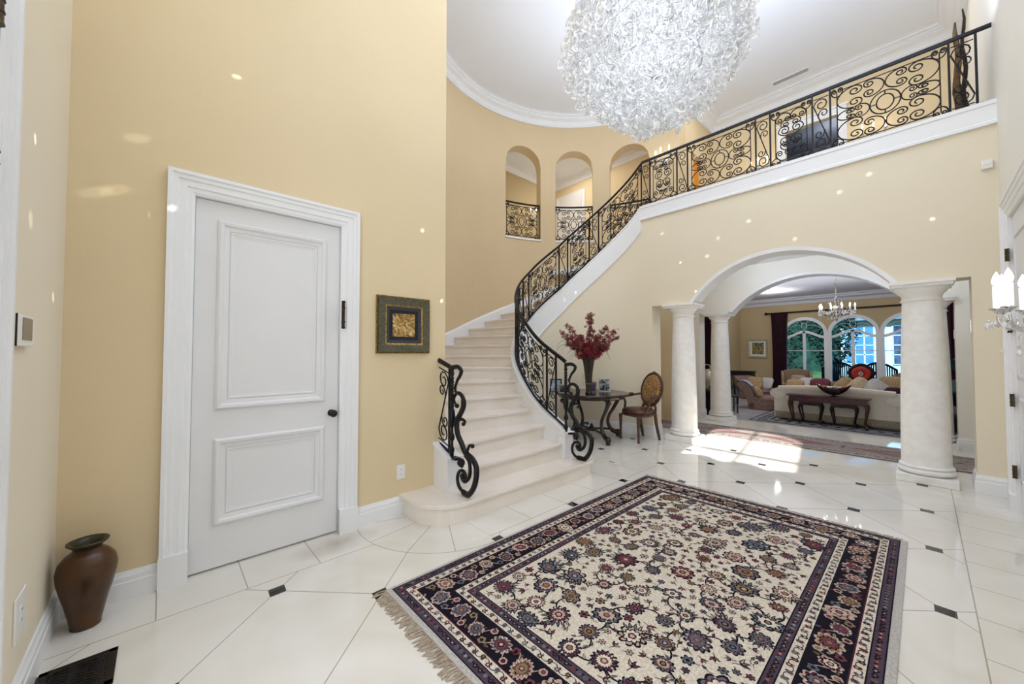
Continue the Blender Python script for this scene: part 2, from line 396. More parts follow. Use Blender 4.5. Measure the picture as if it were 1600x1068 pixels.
# right wall with its tall door
RY0, RY1, RZ = 3.9, 5.50, 2.62
m = M(); m.box((XR, YN-.2, 0), (XR+.15, RY0, ZC)); m.box((XR, RY1, 0), (XR+.15, 9.6, ZC)); m.box((XR, RY0, RZ), (XR+.15, RY1, ZC))
struct(m.build('wall_right', WALLR))
m = M(); p = casing_prof(.16, .05)
mitred(m, lambda u, v, o: (XR-o, u, v), RY0, RY1, 0, RZ, p, .16)
m.box((XR-.02, RY1-.012, 0), (XR+.14, RY1+.01, RZ+.02))
m.box((XR-.055, RY1-.01, 0), (XR, RY1+.17, .17))
struct(m.build('trim_5', TRIM))
m = M(); m.box((XR+.005, RY0, .012), (XR+.05, RY1-.014, RZ-.01))
for z0, z1 in ((.3, 1.0), (1.2, 2.4)):
    for a, b in (((RY1-.16, z0), (RY1-.13, z1)), ((RY1-.75, z0), (RY1-.72, z1)), ((RY1-.75, z0), (RY1-.13, z0+.03)), ((RY1-.75, z1), (RY1-.13, z1+.03))):
        m.box((XR-.006, a[0], a[1]), (XR+.01, b[0], b[1]))
rd = struct(m.build('door_2', DOORP, bevel=.004))
for z in (.378, 1.0, 1.645, 2.28):
    m = M(); m.lathe([(.013, -.052), (.013, .052)], (XR-.028, RY1-.02, z), 10)
    for k in (-.052, -.018, .018, .052): m.lathe([(.0155, k-.003), (.0155, k+.003)], (XR-.028, RY1-.02, z), 10)
    m.box((XR-.025, RY1-.06, z-.05), (XR-.019, RY1-.02, z+.05)); m.build('hinge', BRONZE, rd)
m = M(); m.tube([(XR-.01, RY0+.45, 1.0), (XR-.06, RY0+.45, 1.0), (XR-.06, RY0+.56, 1.0)], .012, 8); m.build('door_handle', BRONZE, rd)

# arch wall with the colonnade openings
AX0, AX1, JL, JR, HZ = -2.47, -.19, -3.11, .353, 2.20
def seg_arc(x0, x1, z0, rise, n=40):
    h = (x1-x0)/2; R = (h*h+rise*rise)/(2*rise); c = (x0+x1)/2; a0 = math.asin(h/R)
    return [(c+R*sin(-a0+2*a0*i/n), z0+rise-R+R*cos(-a0+2*a0*i/n)) for i in range(n+1)]
front = [(CX, 0), (JL, 0), (JL, HZ)]+seg_arc(AX0, AX1, HZ, .61)+[(JR, HZ), (JR, 0), (XR, 0), (XR, ZF-.02), (CX, ZF-.02)]
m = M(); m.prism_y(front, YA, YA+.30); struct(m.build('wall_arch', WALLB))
# white soffit band of the front arch
def arch_band(x0, x1, z0, rise, y0, y1, th=.045, lip=.02):
    a = seg_arc(x0, x1, z0, rise); b = seg_arc(x0-th*.0, x1, z0, rise)
    o = []; c = (x0+x1)/2; h = (x1-x0)/2; R = (h*h+rise*rise)/(2*rise); zc = z0+rise-R
    inner = [(c+(x-c)*(R-th)/R, zc+(z-zc)*(R-th)/R) for x, z in a]
    outer = [(c+(x-c)*(R+lip)/R, zc+(z-zc)*(R+lip)/R) for x, z in a]
    return M().prism_y(outer+inner[::-1], y0, y1)
struct(arch_band(AX0, AX1, HZ, .61, YA-.012, YA+.31, th=.03, lip=.018).build('trim_6', TRIM))
# rear arch wall towards the living room
WB = 8.55
BX0, BX1 = -2.66, -.13
back = [(-6.4, 0), (-3.28, 0), (-3.28, 2.25)]+seg_arc(BX0, BX1, 2.25, .60)+[(.33, 2.25), (.33, 0), (6.4, 0), (6.4, ZF-.25), (-6.4, ZF-.25)]
m = M(); m.prism_y(back, WB, WB+.3)
struct(m.build('wall_living_arch', WALLR))
struct(arch_band(BX0, BX1, 2.25, .60, WB-.012, WB+.31, th=.03, lip=.018).build('trim_7', TRIM))
# gallery side walls + ceiling between the two arches
m = M(); m.box((-6.4, YA+.3, 3.15), (6.4, WB, 3.25)); struct(m.build('ceiling_gallery', CEIL))
m = M(); m.box((-6.5, YA+.3, -.05), (-6.4, LRY, 3.7)); struct(m.build('wall_gallery_left', WALL))
WARMW = mat('wall_paint_golden', (224, 178, 96), .8, noise=(1, (216, 168, 88)))
m = M(); m.box((-4.9, WB-.9, 0), (-4.85, WB, 3.1)); struct(m.build('wall_gallery_alcove', WARMW))
m = M(); m.box((-6.4, WB-.02, 0), (-4.5, WB, 3.1)); m.build('wall_panel_golden', WARMW); struct(bpy.context.scene.objects['wall_panel_golden'])

# upper floor slab with white fascia
m = M(); m.box((CX, YA+.02, 3.62), (XR, 9.6, ZF)); m.box((-7.7, 7.9, 3.7), (CX, 9.6, ZF)); m.box((-7.7, 3.0, 3.7), (-6.36, 7.9, ZF)); struct(m.build('floor_upper', LRF))
m = M(); m.sweep([(XR, YA, 0), (CX-.0, YA, 0)], [(0, 3.715), (.03, 3.715), (.03, 3.745), (.018, 3.76), (.018, ZF-.035), (.028, ZF-.03), (.028, ZF+.012), (-.10, ZF+.012), (-.10, 3.75), (0, 3.74)])
struct(m.build('trim_8', TRIM))

# curved stairwell wall (outer) with three arched openings
NI = [(101.4, 118.6), (125.6, 142.8), (150.3, 167.5)]
def curved_wall():
    m = M(); T = .30
    cuts = set([i*3. for i in range(0, 61)])
    for a, b in NI:
        for i in range(25): cuts.add(a+(b-a)*i/24)
    cuts = sorted(cuts); 
    def niche(t):
        for a, b in NI:
            if a-1e-6 <= t <= b+1e-6:
                c = (a+b)/2; h = radians((b-a)/2)*RO; d = radians(t-c)*RO
                return 5.60+ .43*sqrt(max(0, 1-(d/h)**2))
        return None
    def inside(t): return any(a < t < b for a, b in NI)
    for t0, t1 in zip(cuts, cuts[1:]):
        if t1-t0 < 1e-5: continue
        a0, a1, b0, b1 = pol(RO, t0), pol(RO, t1), pol(RO+T, t0), pol(RO+T, t1)
        def slab(z0a, z0b, z1a, z1b):
            vs = [(*a0, z0a), (*a1, z0b), (*b1, z0b), (*b0, z0a), (*a0, z1a), (*a1, z1b), (*b1, z1b), (*b0, z1a)]
            m.add(vs, [(0,1,2,3), (4,7,6,5), (0,4,5,1), (1,5,6,2), (2,6,7,3), (3,7,4,0)])
        if inside((t0+t1)/2):
            slab(0, 0, ZF, ZF); n0, n1 = niche(t0), niche(t1); slab(n0, n1, ZC, ZC)
        else: slab(0, 0, ZC, ZC)
    return m
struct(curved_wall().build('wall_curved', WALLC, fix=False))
# back walls seen through the openings, upper hall walls
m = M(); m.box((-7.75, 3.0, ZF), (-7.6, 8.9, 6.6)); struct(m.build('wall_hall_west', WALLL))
m = M(); m.box((-7.6, 8.8, ZF), (-4.2, 8.95, 6.6)); struct(m.build('wall_hall_north', WALL))
m = M(); HW = CX-.12; m.prism([(HW, 8.95), (-7.7, 8.95), (-7.7, 3.0)]+[pol(RO+.15, t) for t in [51.5]+list(range(54, 179, 3))]+[(HW, CY+RO+.15)], 6.55, 6.65); struct(m.build('ceiling_hall', CEIL))
HW = CX-.12
m = M(); m.box((HW, 8.0, ZF), (CX-.002, 8.35, ZC)); m.box((HW, 9.0, ZF), (CX-.002, 9.6, ZC)); m.box((HW, 8.35, 5.75), (CX-.002, 9.0, ZC)); struct(m.build('wall_upper_west', WALL))
DUX0, DUX1, DUZ = -1.86, -1.02, 6.0
UY = 9.47
m = M(); m.box((HW, UY, ZF), (DUX0, UY+.12, ZC)); m.box((DUX1, UY, ZF), (XR, UY+.12, ZC)); m.box((DUX0, UY, DUZ), (DUX1, UY+.12, ZC)); struct(m.build('wall_upper_north', WALL))
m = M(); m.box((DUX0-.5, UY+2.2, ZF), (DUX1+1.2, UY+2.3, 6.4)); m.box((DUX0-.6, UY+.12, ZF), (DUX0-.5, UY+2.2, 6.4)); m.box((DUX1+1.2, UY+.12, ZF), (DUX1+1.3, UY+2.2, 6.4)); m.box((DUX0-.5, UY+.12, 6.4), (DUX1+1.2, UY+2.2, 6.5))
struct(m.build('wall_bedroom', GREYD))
m = M(); p = casing_prof(.13, .04)
mitred(m, lambda u, v, o: (u, UY-o, v), DUX0, DUX1, ZF, DUZ, p, .13)
m.box((DUX0-.16, UY-.06, DUZ+.12), (DUX1+.16, UY, DUZ+.15)); struct(m.build('trim_9', TRIM))
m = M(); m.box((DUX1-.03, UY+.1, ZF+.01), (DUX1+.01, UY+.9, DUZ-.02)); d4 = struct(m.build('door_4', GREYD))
m = M(); m.box((DUX1-.035, UY+.14, 5.5), (DUX1-.01, UY+.20, 5.66)); m.build('hinge', BRONZE, d4)
# door seen through the middle opening
m = M(); p = casing_prof(.12, .04); z1 = 5.98
mitred(m, lambda u, v, o: (u, 8.8-o, v), -7.38, -6.57, ZF, z1, p, .12); struct(m.build('trim_10', TRIM))
m = M(); m.box((-7.38, 8.76, ZF+.01), (-6.57, 8.795, z1))
for z0, z2 in ((4.2, 4.85), (5.05, 5.85)): m.box((-7.25, 8.75, z0), (-6.7, 8.77, z2))
struct(m.build('door_5', DOORP, bevel=.01))
# arched casing edge of the opening in the upper west wall
m = M(); m.tube([(CX+.005, 8.35, ZF), (CX+.005, 8.35, 5.45)]+[(CX+.005, 8.675-.325*cos(pi*i/12), 5.45+.3*sin(pi*i/12)) for i in range(13)]+[(CX+.005, 9.0, ZF)], .012, 6); struct(m.build('trim_11', WALL))

# ceiling and crown mouldings
m = M(); m.box((-6.8, -.7, ZC), (XR+.3, 9.7, ZC+.1)); struct(m.build('ceiling', CEIL))
def crown(w, h):
    return [(0, -h), (w*.14, -h), (w*.14, -h*.88), (w*.19, -h*.86), (w*.22, -h*.72), (w*.32, -h*.56), (w*.48, -h*.46), (w*.60, -h*.43), (w*.60, -h*.33), (w*.67, -h*.31), (w*.67, -h*.20), (w*.84, -h*.16), (w*.86, -h*.04), (w, -h*.03), (w, .02), (0, .02)]
m = M(); m.sweep([(*pol(RO, t), ZC) for t in [i*2 for i in range(91)]], [(-a, b) for a, b in crown(.20, .24)]); struct(m.build('trim_12', TRIM, smooth=True, auto=24))
m = M(); m.sweep([(CX, 7.72, ZC), (CX, UY, ZC), (XR, UY, ZC), (XR, YN, ZC), (XL, YN, ZC), (XL, 2.0, ZC)], [(-a, b) for a, b in crown(.33, .24)]); struct(m.build('trim_13', TRIM, smooth=True, auto=24))
m = M(); m.sweep([(-7.6, 3.0, 6.55), (-7.6, 8.8, 6.55), (-4.2, 8.8, 6.55)], [(-a, b) for a, b in crown(.2, .2)]); struct(m.build('trim_14', TRIM, smooth=True, auto=24))
m = M(); m.box((-1.95, 8.85, ZC-.012), (-1.35, 8.97, ZC)); 
v = tag(m.build('ceiling_vent', TRIM), 'slim white air vent in the high foyer ceiling above the balcony', 'vent')
m = M(); [m.box((-1.93, 8.87+.025*i, ZC-.016), (-1.37, 8.877+.025*i, ZC-.011)) for i in range(4)]; m.build('grille', GREYD, v)

# baseboards
BB = [(0, 0), (.022, 0), (.022, .098), (.018, .104), (.018, .13), (.012, .142), (.008, .157), (0, .157)]
def baseboard(name, pth, h=1., sgn=1):
    m = M(); m.sweep(pth, [(a*sgn, b*h) for a, b in BB]); return struct(m.build(name, TRIM))
baseboard('baseboard_entry', [(-2.03, YN, 0), (XL, YN, 0), (XL, .02, 0)], sgn=-1)
baseboard('baseboard_left', [(XL, 1.177, 0), (XL, 1.58, 0)], sgn=-1)
baseboard('baseboard_right', [(XR, RY1+.17, 0), (XR, YA, 0), (JR, YA, 0), (JR, YA+.3, 0)], sgn=1, h=1.15)
baseboard('baseboard_arch', [(JL, YA+.3, 0), (JL, YA, 0), (CX, YA, 0)]+[(*pol(RN, t), 0) for t in range(176, -1, -4)]+[(-3.05, CY-RN, 0)], sgn=1, h=1.15)
baseboard('baseboard_living_arch', [(-3.28, WB+.3, 0), (-3.28, WB, 0), (-6.3, WB, 0)], sgn=1, h=1.15)
baseboard('baseboard_living_right', [(5.9, WB, 0), (.33, WB, 0), (.33, WB+.3, 0)], sgn=1, h=1.15)

# door in the left wall
def frame_rect(m, x, y0, y1, z0, z1, w, d, base):
    """raised picture-frame moulding on a plane x, projecting d from base"""
    pr = [(0, 0), (.0, d*.5), (w*.2, d), (w*.45, d*.9), (w*.6, d*.45), (w, d*.25), (w, 0)]
    vs = []; n = len(pr)
    for (y, z, sy, sz) in ((y0, z0, 1, 1), (y1, z0, -1, 1), (y1, z1, -1, -1), (y0, z1, 1, -1)):
        for a, b in pr: vs.append((x+b, y+sy*a, z+sz*a))
    fs = []
    for i in range(4):
        i2 = (i+1) % 4
        for j in range(n-1): fs.append((i*n+j, i2*n+j, i2*n+j+1, i*n+j+1))
    m.add(vs, fs)
m = M(); m.box((XL-.06, DY0+.006, .012), (XL-.02, DY1-.006, DZ-.006)); d1 = struct(m.build('door_1', DOORP, bevel=.003))
m = M()
for z0, z1 in ((.285, .85), (1.04, 2.30)):
    frame_rect(m, XL-.02, .258, .935, z0, z1, .065, .022, 0); frame_rect(m, XL-.02, .325, .868, z0+.067, z1-.067, .03, .006, 0)
m.build('panel_moulding', DOORP, d1, fix=False)
m = M(); m.lathe([(.026, 0), (.026, .004), (.012, .01), (.010, .03), (.017, .04), (.026, .052), (.028, .064), (.022, .078), (.001, .084)], seg=20)
kn = m.build('door_knob', DARKBR, d1, smooth=True); kn.location = (XL-.02, .985, .945); kn.rotation_euler = (0, pi/2, 0)
m = M(); p = casing_prof(.13, .045)
mitred(m, lambda u, v, o: (XL+o, u, v), DY0, DY1, .0, DZ, p, .13)
m.box((XL-.15, DY0-.012, 0), (XL+.012, DY0+.004, DZ)); m.box((XL-.15, DY1-.004, 0), (XL+.012, DY1+.012, DZ)); m.box((XL-.15, DY0, DZ-.004), (XL+.012, DY1, DZ+.012))
m.box((XL, DY0-.134, 0), (XL+.05, DY0+.004, .19)); m.box((XL, DY1-.004, 0), (XL+.05, DY1+.134, .19))
struct(m.build('trim_1', TRIM))
# unseen slab added outside the entrance to keep the sun off the doorway
m = M(); m.box((-4.5, YN-6.2, 3.02), (3., YN-.2, 3.14)); struct(m.build('sun_block_slab', TRIM))
m = M(); m.box((-12, YN-14, -.2), (12, YN-.2, -.02)); struct(m.build('ground_entry', LRF))
m = M(); m.box((-4.3, 8.8, ZF), (-4.2, 9.6, 6.6)); m.box((-4.3, 9.6, ZF), (HW, 9.7, 6.6)); m.box((-4.3, 8.8, 6.55), (HW, 9.7, 6.65)); struct(m.build('wall_upper_alcove', WARMW))
m = M(); m.tube([(XL+.055, 1.045, 1.605), (XL+.055, 1.045, 1.825)], .011, 10)
for z in (1.615, 1.66, 1.77, 1.815): m.tube([(XL+.055, 1.045, z-.006), (XL+.055, 1.045, z+.006)], .0145, 10)
m.box((XL+.035, 1.037, 1.61), (XL+.05, 1.053, 1.82)); tag(m.build('door_post_case', DARKBR), 'slim dark bronze case mounted upright on the white door casing', 'door ornament')

# ================================================================== STAIRCASE
st = thing('curved_staircase', 'cream marble staircase curving up behind the black iron railing', 'staircase', (CX, CY, 0))
OUT = {1: -8, 2: -7.5, 3: -2.5, 4: 5, 5: 13, 6: 25, 7: 38, 8: 50.5, 9: 62.5, 10: 73.5, 11: 82, 12: 90.5, 13: 99}
for k in range(14, 25): OUT[k] = 99+(k-13)*8.3
def inner_th(k):
    tgt = k*RISE+(.14 if k < 8 else .10 if k < 16 else .05)
    lo, hi = -20, 200
    for _ in range(40):
        mid = (lo+hi)/2
        v_ = zs(mid) if mid <= 180 else 3.95+(mid-180)*.02
        if v_ < tgt: lo = mid
        else: hi = mid
    return lo
def nose(k):
    """inner and outer plan points of riser k"""
    ti = inner_th(k)
    if k <= 2: pi_ = (-2.93, CY-RI); po = (-2.885, 2.03)
    elif k == 3: pi_ = (-3.235, CY-RI); po = (-3.12, 2.03)
    else:
        pi_ = pol(RI, max(ti, 0)) if ti > 0 else (CX-ti/180*pi*RI*-1, CY-RI)
        po = pol(RO-.01, OUT[k]) if OUT[k] > 0 else (-3.2, 2.03)
        if k == 4: po = (-3.52, 2.04)
        if ti > 180: pi_ = (CX+(ti-180)/180*pi*RI, CY+RI)
        if OUT[k] > 180: po = (CX+radians(OUT[k]-180)*RO*.6, CY+RO)
    return pi_, po, ti
def arcpts(r, a, b):
    n = max(1, int(abs(b-a)/3)+1); return [pol(r, a+(b-a)*i/n) for i in range(n+1)]
# first step: long bullnose
def step1(o):
    P = [(-3.15+.0, 1.55-o)]
    P += [(-2.95+(.35+o)*sin(pi/2*i/10), 1.9-(.35+o)*cos(pi/2*i/10)) for i in range(11)]
    P += [(-2.84+(.24+o)*cos(pi/2*i/10), 3.62+(.24+o)*sin(pi/2*i/10)) for i in range(11)]
    P += [(-3.3, 3.86+o), (-3.3, 3.5), (-3.3, 2.0), (-3.15, 2.0)]
    return P
m = M(); m.prism(step1(-.03), 0, RISE-.035); m.build('riser', CHALK, st, world=True)
m = M(); m.prism(step1(-.012), RISE-.04, RISE-.028); m.prism(step1(0), RISE-.028, RISE-.006); m.prism(step1(-.008), RISE-.006, RISE); m.build('tread', CHALK, st, world=True)
for k in range(2, 23):
    (i0, o0, t0), (i1, o1, t1) = nose(k), nose(k+1)
    def ring(off):
        dx, dy = i0[0]-o0[0], i0[1]-o0[1]; l = sqrt(dx*dx+dy*dy); nx, ny = dy/l*off, -dx/l*off
        if k < 10 and nx < 0: nx, ny = -nx, -ny
        P = [(o0[0]+nx, o0[1]+ny), (i0[0]+nx, i0[1]+ny)]
        if t1 > 0 and k > 2: P += arcpts(RI, max(t0, 0), min(t1, 180))[1:]
        P.append(i1)
        ex = ((i1[0]-o1[0])*.0)
        P.append(o1)
        a, b = OUT[k], OUT[k+1]
        if b > 4 and k > 3: P += [q for q in arcpts(RO-.01, min(b, 180), max(a, 5))][1:-1] if k > 4 else []
        # drop near-duplicates
        Q = [P[0]]
        for q in P[1:]:
            if (q[0]-Q[-1][0])**2+(q[1]-Q[-1][1])**2 > 1e-6: Q.append(q)
        return Q
    z = k*RISE
    m = M(); m.prism(ring(0), z-RISE-.03, z-.03); m.build('riser', CHALK, st, world=True)
    m = M(); m.prism(ring(.012), z-.04, z-.028); m.prism(ring(.026), z-.028, z-.006); m.prism(ring(.018), z-.006, z); m.build('tread', CHALK, st, world=True)
m = M(); m.prism([pol(RI, 175), pol(RO, 175), pol(RO, 180), (CX, CY+RO), (-3.0, CY+RO), (-3.0, CY+RI)], 3.8, ZF-.004); m.build('landing', CHALK, st, world=True)
# outer skirt board on the curved wall
m = M(); OT = [(0, .57), (5, 4*RISE)]+[(OUT[k], k*RISE) for k in range(5, 24)]
sk = [(t, interp(OT, t)) for t in range(0, 181, 3)]
rings = []
for t, z in sk:
    rings.append([(*pol(RO, t), z-.25), (*pol(RO-.025, t), z-.25), (*pol(RO-.025, t), z+.10), (*pol(RO-.018, t), z+.115), (*pol(RO-.012, t), z+.135), (*pol(RO, t), z+.14)])
m.loft(rings); m.build('skirt_board', TRIM, st, world=True)
# inner stringer: stair-side face, cap and deep band over the niche
m = M(); rings = []
tl = [(-S0/RR*180/pi*1.02, 1), (-12, 1), (-7, 1)]+[(t, 0) for t in range(0, 181, 3)]
for t, fl in tl:
    z = zs(t); d = .44 if t > 60 else .44+ (60-t)*.0
    q = (lambda r: (CX-t/180*pi*RR, CY-r)) if t < 0 else (lambda r: pol(r, t))
    zb = max(.16, z-.44)
    rings.append([(*q(RI+.01), max(.16, z-.44)), (*q(RI+.01), z-.035), (*q(RI+.022), z-.03), (*q(RI+.022), z), (*q(RN-.035), z), (*q(RN-.035), z-.03), (*q(RN-.022), z-.04), (*q(RN-.022), max(zb+.035, .2)), (*q(RN-.032), max(zb+.03, .2)), (*q(RN-.032), zb), (*q(RN+.0), zb)])
m.loft(rings); m.build('stringer', TRIM, st, world=True)
m = M(); m.box((-2.99, CY-RI-.03, RISE), (-2.885, CY-RN+.03, .46)); m.box((-3.0, CY-RI-.045, .44), (-2.87, CY-RN+.045, .47)); m.box((-2.975, CY-RI-.038, RISE), (-2.9, CY-RI, .42)); m.box((-2.895, CY-RI-.02, .2), (-2.88, CY-RN+.02, .41)); m.build('newel_block', TRIM, st, world=True, bevel=.004)
# left kerb block against the wall end
m = M(); m.prism_y([(-3.155, RISE), (-2.905, RISE), (-2.905, .45), (-2.96, .46), (-3.155, .555)], 1.90, 2.03); m.prism_y([(-3.165, .55), (-2.96, .455), (-2.89, .445), (-2.89, .47), (-2.955, .485), (-3.165, .58)], 1.885, 2.045)
m.prism_y([(-2.93, RISE), (-2.90, RISE), (-2.90, .445), (-2.93, .445)], 1.892, 2.038)
m.build('kerb_block', TRIM, st, world=True)
# niche wall under the stair
m = M(); rings = []
for t in [-16, -8]+list(range(0, 181, 3)):
    q = (lambda r: (CX-t/180*pi*RR, CY-r)) if t < 0 else (lambda r: pol(r, t))
    rings.append([(*q(RI), 0), (*q(RN), 0), (*q(RN), zs(t)-.1), (*q(RI), zs(t)-.1)])
m.loft(rings); struct(m.build('wall_niche', WALLB, smooth=True, auto=40))

# ================================================================== COLUMNS
def column(name, label, x, y, h, w=.23, r0=.195, r1=.155, rz=0):
    t = thing(name, label, 'column', (x, y, 0), rz)
    m = M(); m.box((-w, -w, 0), (w, w, .085)); pl = m.build('plinth', COLM, t, bevel=.006)
    m = M(); m.lathe([(w-.05, .085)]+[(w-.035+.035*sin(pi*i/8), .085+.075*i/8) for i in range(9)]+[(r0+.022, .162), (r0+.018, .175), (r0, .19)], seg=48); m.build('base', COLM, t, smooth=True, auto=50)
    n = 14
    m = M(); m.lathe([(r0-(r0-r1)*(i/n)**1.6, .185+(h-.40)*i/n) for i in range(n+1)], seg=48); m.build('shaft', COLM, t, smooth=True, auto=50)
    zc = h-.215
    m = M(); m.lathe([(r1, zc), (r1+.014, zc+.004), (r1+.018, zc+.014), (r1+.004, zc+.024), (r1+.002, zc+.05), (r1+.012, zc+.075), (r1+.045, zc+.115), (r1+.06, zc+.14), (r1+.06, zc+.155)], seg=48)
    m.box((-w-.0, -w, zc+.150), (w, w, zc+.185)); m.box((-w-.018, -w-.018, zc+.180), (w+.018, w+.018, h)); m.build('capital', COLM, t, smooth=True, auto=30, bevel=.004)
    return t
column('stone_column', 'large stone column at the right of the wide arch, nearest the camera', .0, YA+.15, HZ)
column('stone_column', 'white stone column beside the upholstered chair under the arch', -2.66, YA+.17, HZ)
column('stone_column', 'rear stone column on the left of the living room arch', -2.92, WB+.15, 2.25)
column('stone_column', 'rear stone column mostly hidden behind the large right column', .10, WB+.15, 2.25)
for nm, yy, l in (('switch_plate', 6.26, 'grey switch plate on the edge of the nearer right jamb'), ('switch_plate', WB+.15, 'grey switch plate on the jamb of the rear arch wall')):
    x = JR if yy < 8 else .33
    m = M(); m.box((x-.008, yy-.04, 1.62), (x, yy+.04, 1.76)); m.box((x-.011, yy-.03, 1.63), (x-.007, yy+.03, 1.75)); tg = tag(m.build(nm, CHROME), l, 'switch')
# ================================================================== WROUGHT IRON
def spiral_curve(kfun, n=46):
    """integrate heading with curvature kfun(t), t in [-1,1]; returns normalised points"""
    x = y = 0.; a = 0.; P = [(0., 0.)]
    for i in range(n):
        t = -1+2*(i+.5)/n; a += kfun(t)*2/n; x += cos(a)*2/n; y += sin(a)*2/n; P.append((x, y))
    return P
def norm_box(P, rot=0.):
    P = [(x*cos(rot)-y*sin(rot), x*sin(rot)+y*cos(rot)) for x, y in P]
    x0 = min(p[0] for p in P); x1 = max(p[0] for p in P); y0 = min(p[1] for p in P); y1 = max(p[1] for p in P)
    return [((x-x0)/(x1-x0), (y-y0)/(y1-y0)) for x, y in P]
def chord_rot(P):
    i = len(P)//2; a, b = P[i-1], P[i+1]
    return pi/2-atan2(b[1]-a[1], b[0]-a[0])
def _spi(cx, cy, r0, r1, a0, turns, sg, n=26):
    return [(cx+(r0+(r1-r0)*(i/n)**.8)*cos(a0+sg*2*pi*turns*i/n), cy+(r0+(r1-r0)*(i/n)**.8)*sin(a0+sg*2*pi*turns*i/n)) for i in range(n+1)]
_top = _spi(.50, .765, .235, .05, pi/2, 1.45, -1)
_back = [(.50+.50*cos(t), .5+.5*sin(t)) for t in [pi/2+pi*i/16 for i in range(1, 16)]]
CS = _top[::-1]+_back+[(x, 1-y) for x, y in _top]
CS = norm_box(CS)
_t = _spi(.5, .74, .26, .05, pi, 1.5, -1)
_b = [(1-x, 1-y) for x, y in _t]
_mid = []
for i in range(1, 12):
    t = i/12; p0, p1, p2, p3 = (.24, .74), (.24, .52), (.76, .48), (.76, .26)
    _mid.append(tuple((1-t)**3*p0[k]+3*t*(1-t)**2*p1[k]+3*t*t*(1-t)*p2[k]+t**3*p3[k] for k in range(2)))
SS = norm_box(_t[::-1]+_mid+_b)
def C_(x0, y0, x1, y1, d='r'):
    """C scroll filling a box; d = side it opens to"""
    o = []
    for x, y in CS:
        if d == 'l': x = 1-x
        elif d == 'u': x, y = y, x
        elif d == 'd': x, y = y, 1-x
        o.append((x0+(x1-x0)*x, y0+(y1-y0)*y))
    return o
def S_(x0, y0, x1, y1, flip=False):
    o = []
    for x, y in SS:
        if flip: x = 1-x
        o.append((x0+(x1-x0)*x, y0+(y1-y0)*y))
    return o
def ell(cx, cy, rx, ry, n=24): return [(cx+rx*cos(2*pi*i/n), cy+ry*sin(2*pi*i/n)) for i in range(n)]
TOP, SUBT, SUBB = .80, .735, .065
def wide_panel(w):
    """curves in panel metres (x along, z up) -> [(pts, radius, closed)]"""
    R = .0072; o = []
    ix0, ix1 = .065, w-.065
    o += [([(ix0, SUBB), (ix0, SUBT)], .006, 0), ([(ix1, SUBB), (ix1, SUBT)], .006, 0)]
    o += [([(.11, SUBT), (w-.11, SUBT)], .006, 0), ([(.11, SUBB), (w-.11, SUBB)], .006, 0)]
    for cx_, d in ((.012, 'u'), (w-.012-.11, 'u')):
        o.append((C_(cx_, .665, cx_+.11, .765, 'u'), R, 0)); o.append((C_(cx_, .03, cx_+.11, .13, 'd'), R, 0))
    W = ix1-ix0; H = SUBT-SUBB
    def B(a, b, c, d): return (ix0+W*a, SUBB+H*b, ix0+W*c, SUBB+H*d)
    for a, b, c, d, q in ((.0, .60, .27, .99, 'r'), (.0, .01, .27, .40, 'r'), (.73, .60, 1., .99, 'l'), (.73, .01, 1., .40, 'l'),
                          (.29, .69, .495, .99, 'l'), (.505, .69, .71, .99, 'r'), (.29, .01, .495, .31, 'l'), (.505, .01, .71, .31, 'r')):
        o.append((C_(*B(a, b, c, d), q), R, 0))
    # pairs pointing at the oval
    for a, c, q in ((.0, .19, 'r'), (.81, 1., 'l')):
        o.append((C_(*B(a, .41, c, .59), q), R, 0))
    for a, c, q in ((.20, .345, 'l'), (.655, .80, 'r')):
        o.append((C_(*B(a, .385, c, .615), q), R*.9, 0))
    ccx, ccz = ix0+W/2, SUBB+H/2
    o += [(ell(ccx, ccz, W*.15, H*.20), R, 1), (ell(ccx, ccz, W*.085, H*.135), R, 1)]
    for dx, dz in ((1, 0), (-1, 0), (0, 1), (0, -1)):
        o.append(([(ccx+dx*W*.085, ccz+dz*H*.135), (ccx+dx*W*.15, ccz+dz*H*.20)], .006, 0))
    return o
def medium_panel(w):
    R = .0072; o = []
    ix0, ix1 = .06, w-.06
    o += [([(ix0, .12), (ix0, .68)], .006, 0), ([(ix1, .12), (ix1, .68)], .006, 0)]
    o += [([(.10, SUBT), (w-.10, SUBT)], .006, 0), ([(.10, SUBB), (w-.10, SUBB)], .006, 0)]
    for cx_ in (.012, w-.012-.10):
        o.append((C_(cx_, .67, cx_+.10, .765, 'u'), R, 0)); o.append((C_(cx_, .03, cx_+.10, .125, 'd'), R, 0))
    W = ix1-ix0
    def B(a, z0, c, z1): return (ix0+W*a, z0, ix0+W*c, z1)
    o.append((C_(*B(.02, .60, .52, .72), 'd'), R, 0)); o.append((C_(*B(.48, .60, .98, .72), 'd'), R, 0))
    o.append((C_(*B(.18, .53, .82, .635), 'd'), R, 0))
    o.append((S_(*B(.10, .28, .50, .54), False), R, 0)); o.append((S_(*B(.50, .28, .90, .54), True), R, 0))
    o.append((C_(*B(.16, .20, .84, .315), 'u'), R, 0))
    o.append((C_(*B(.02, .08, .50, .215), 'u'), R, 0)); o.append((C_(*B(.50, .08, .98, .215), 'u'), R, 0))
    return o
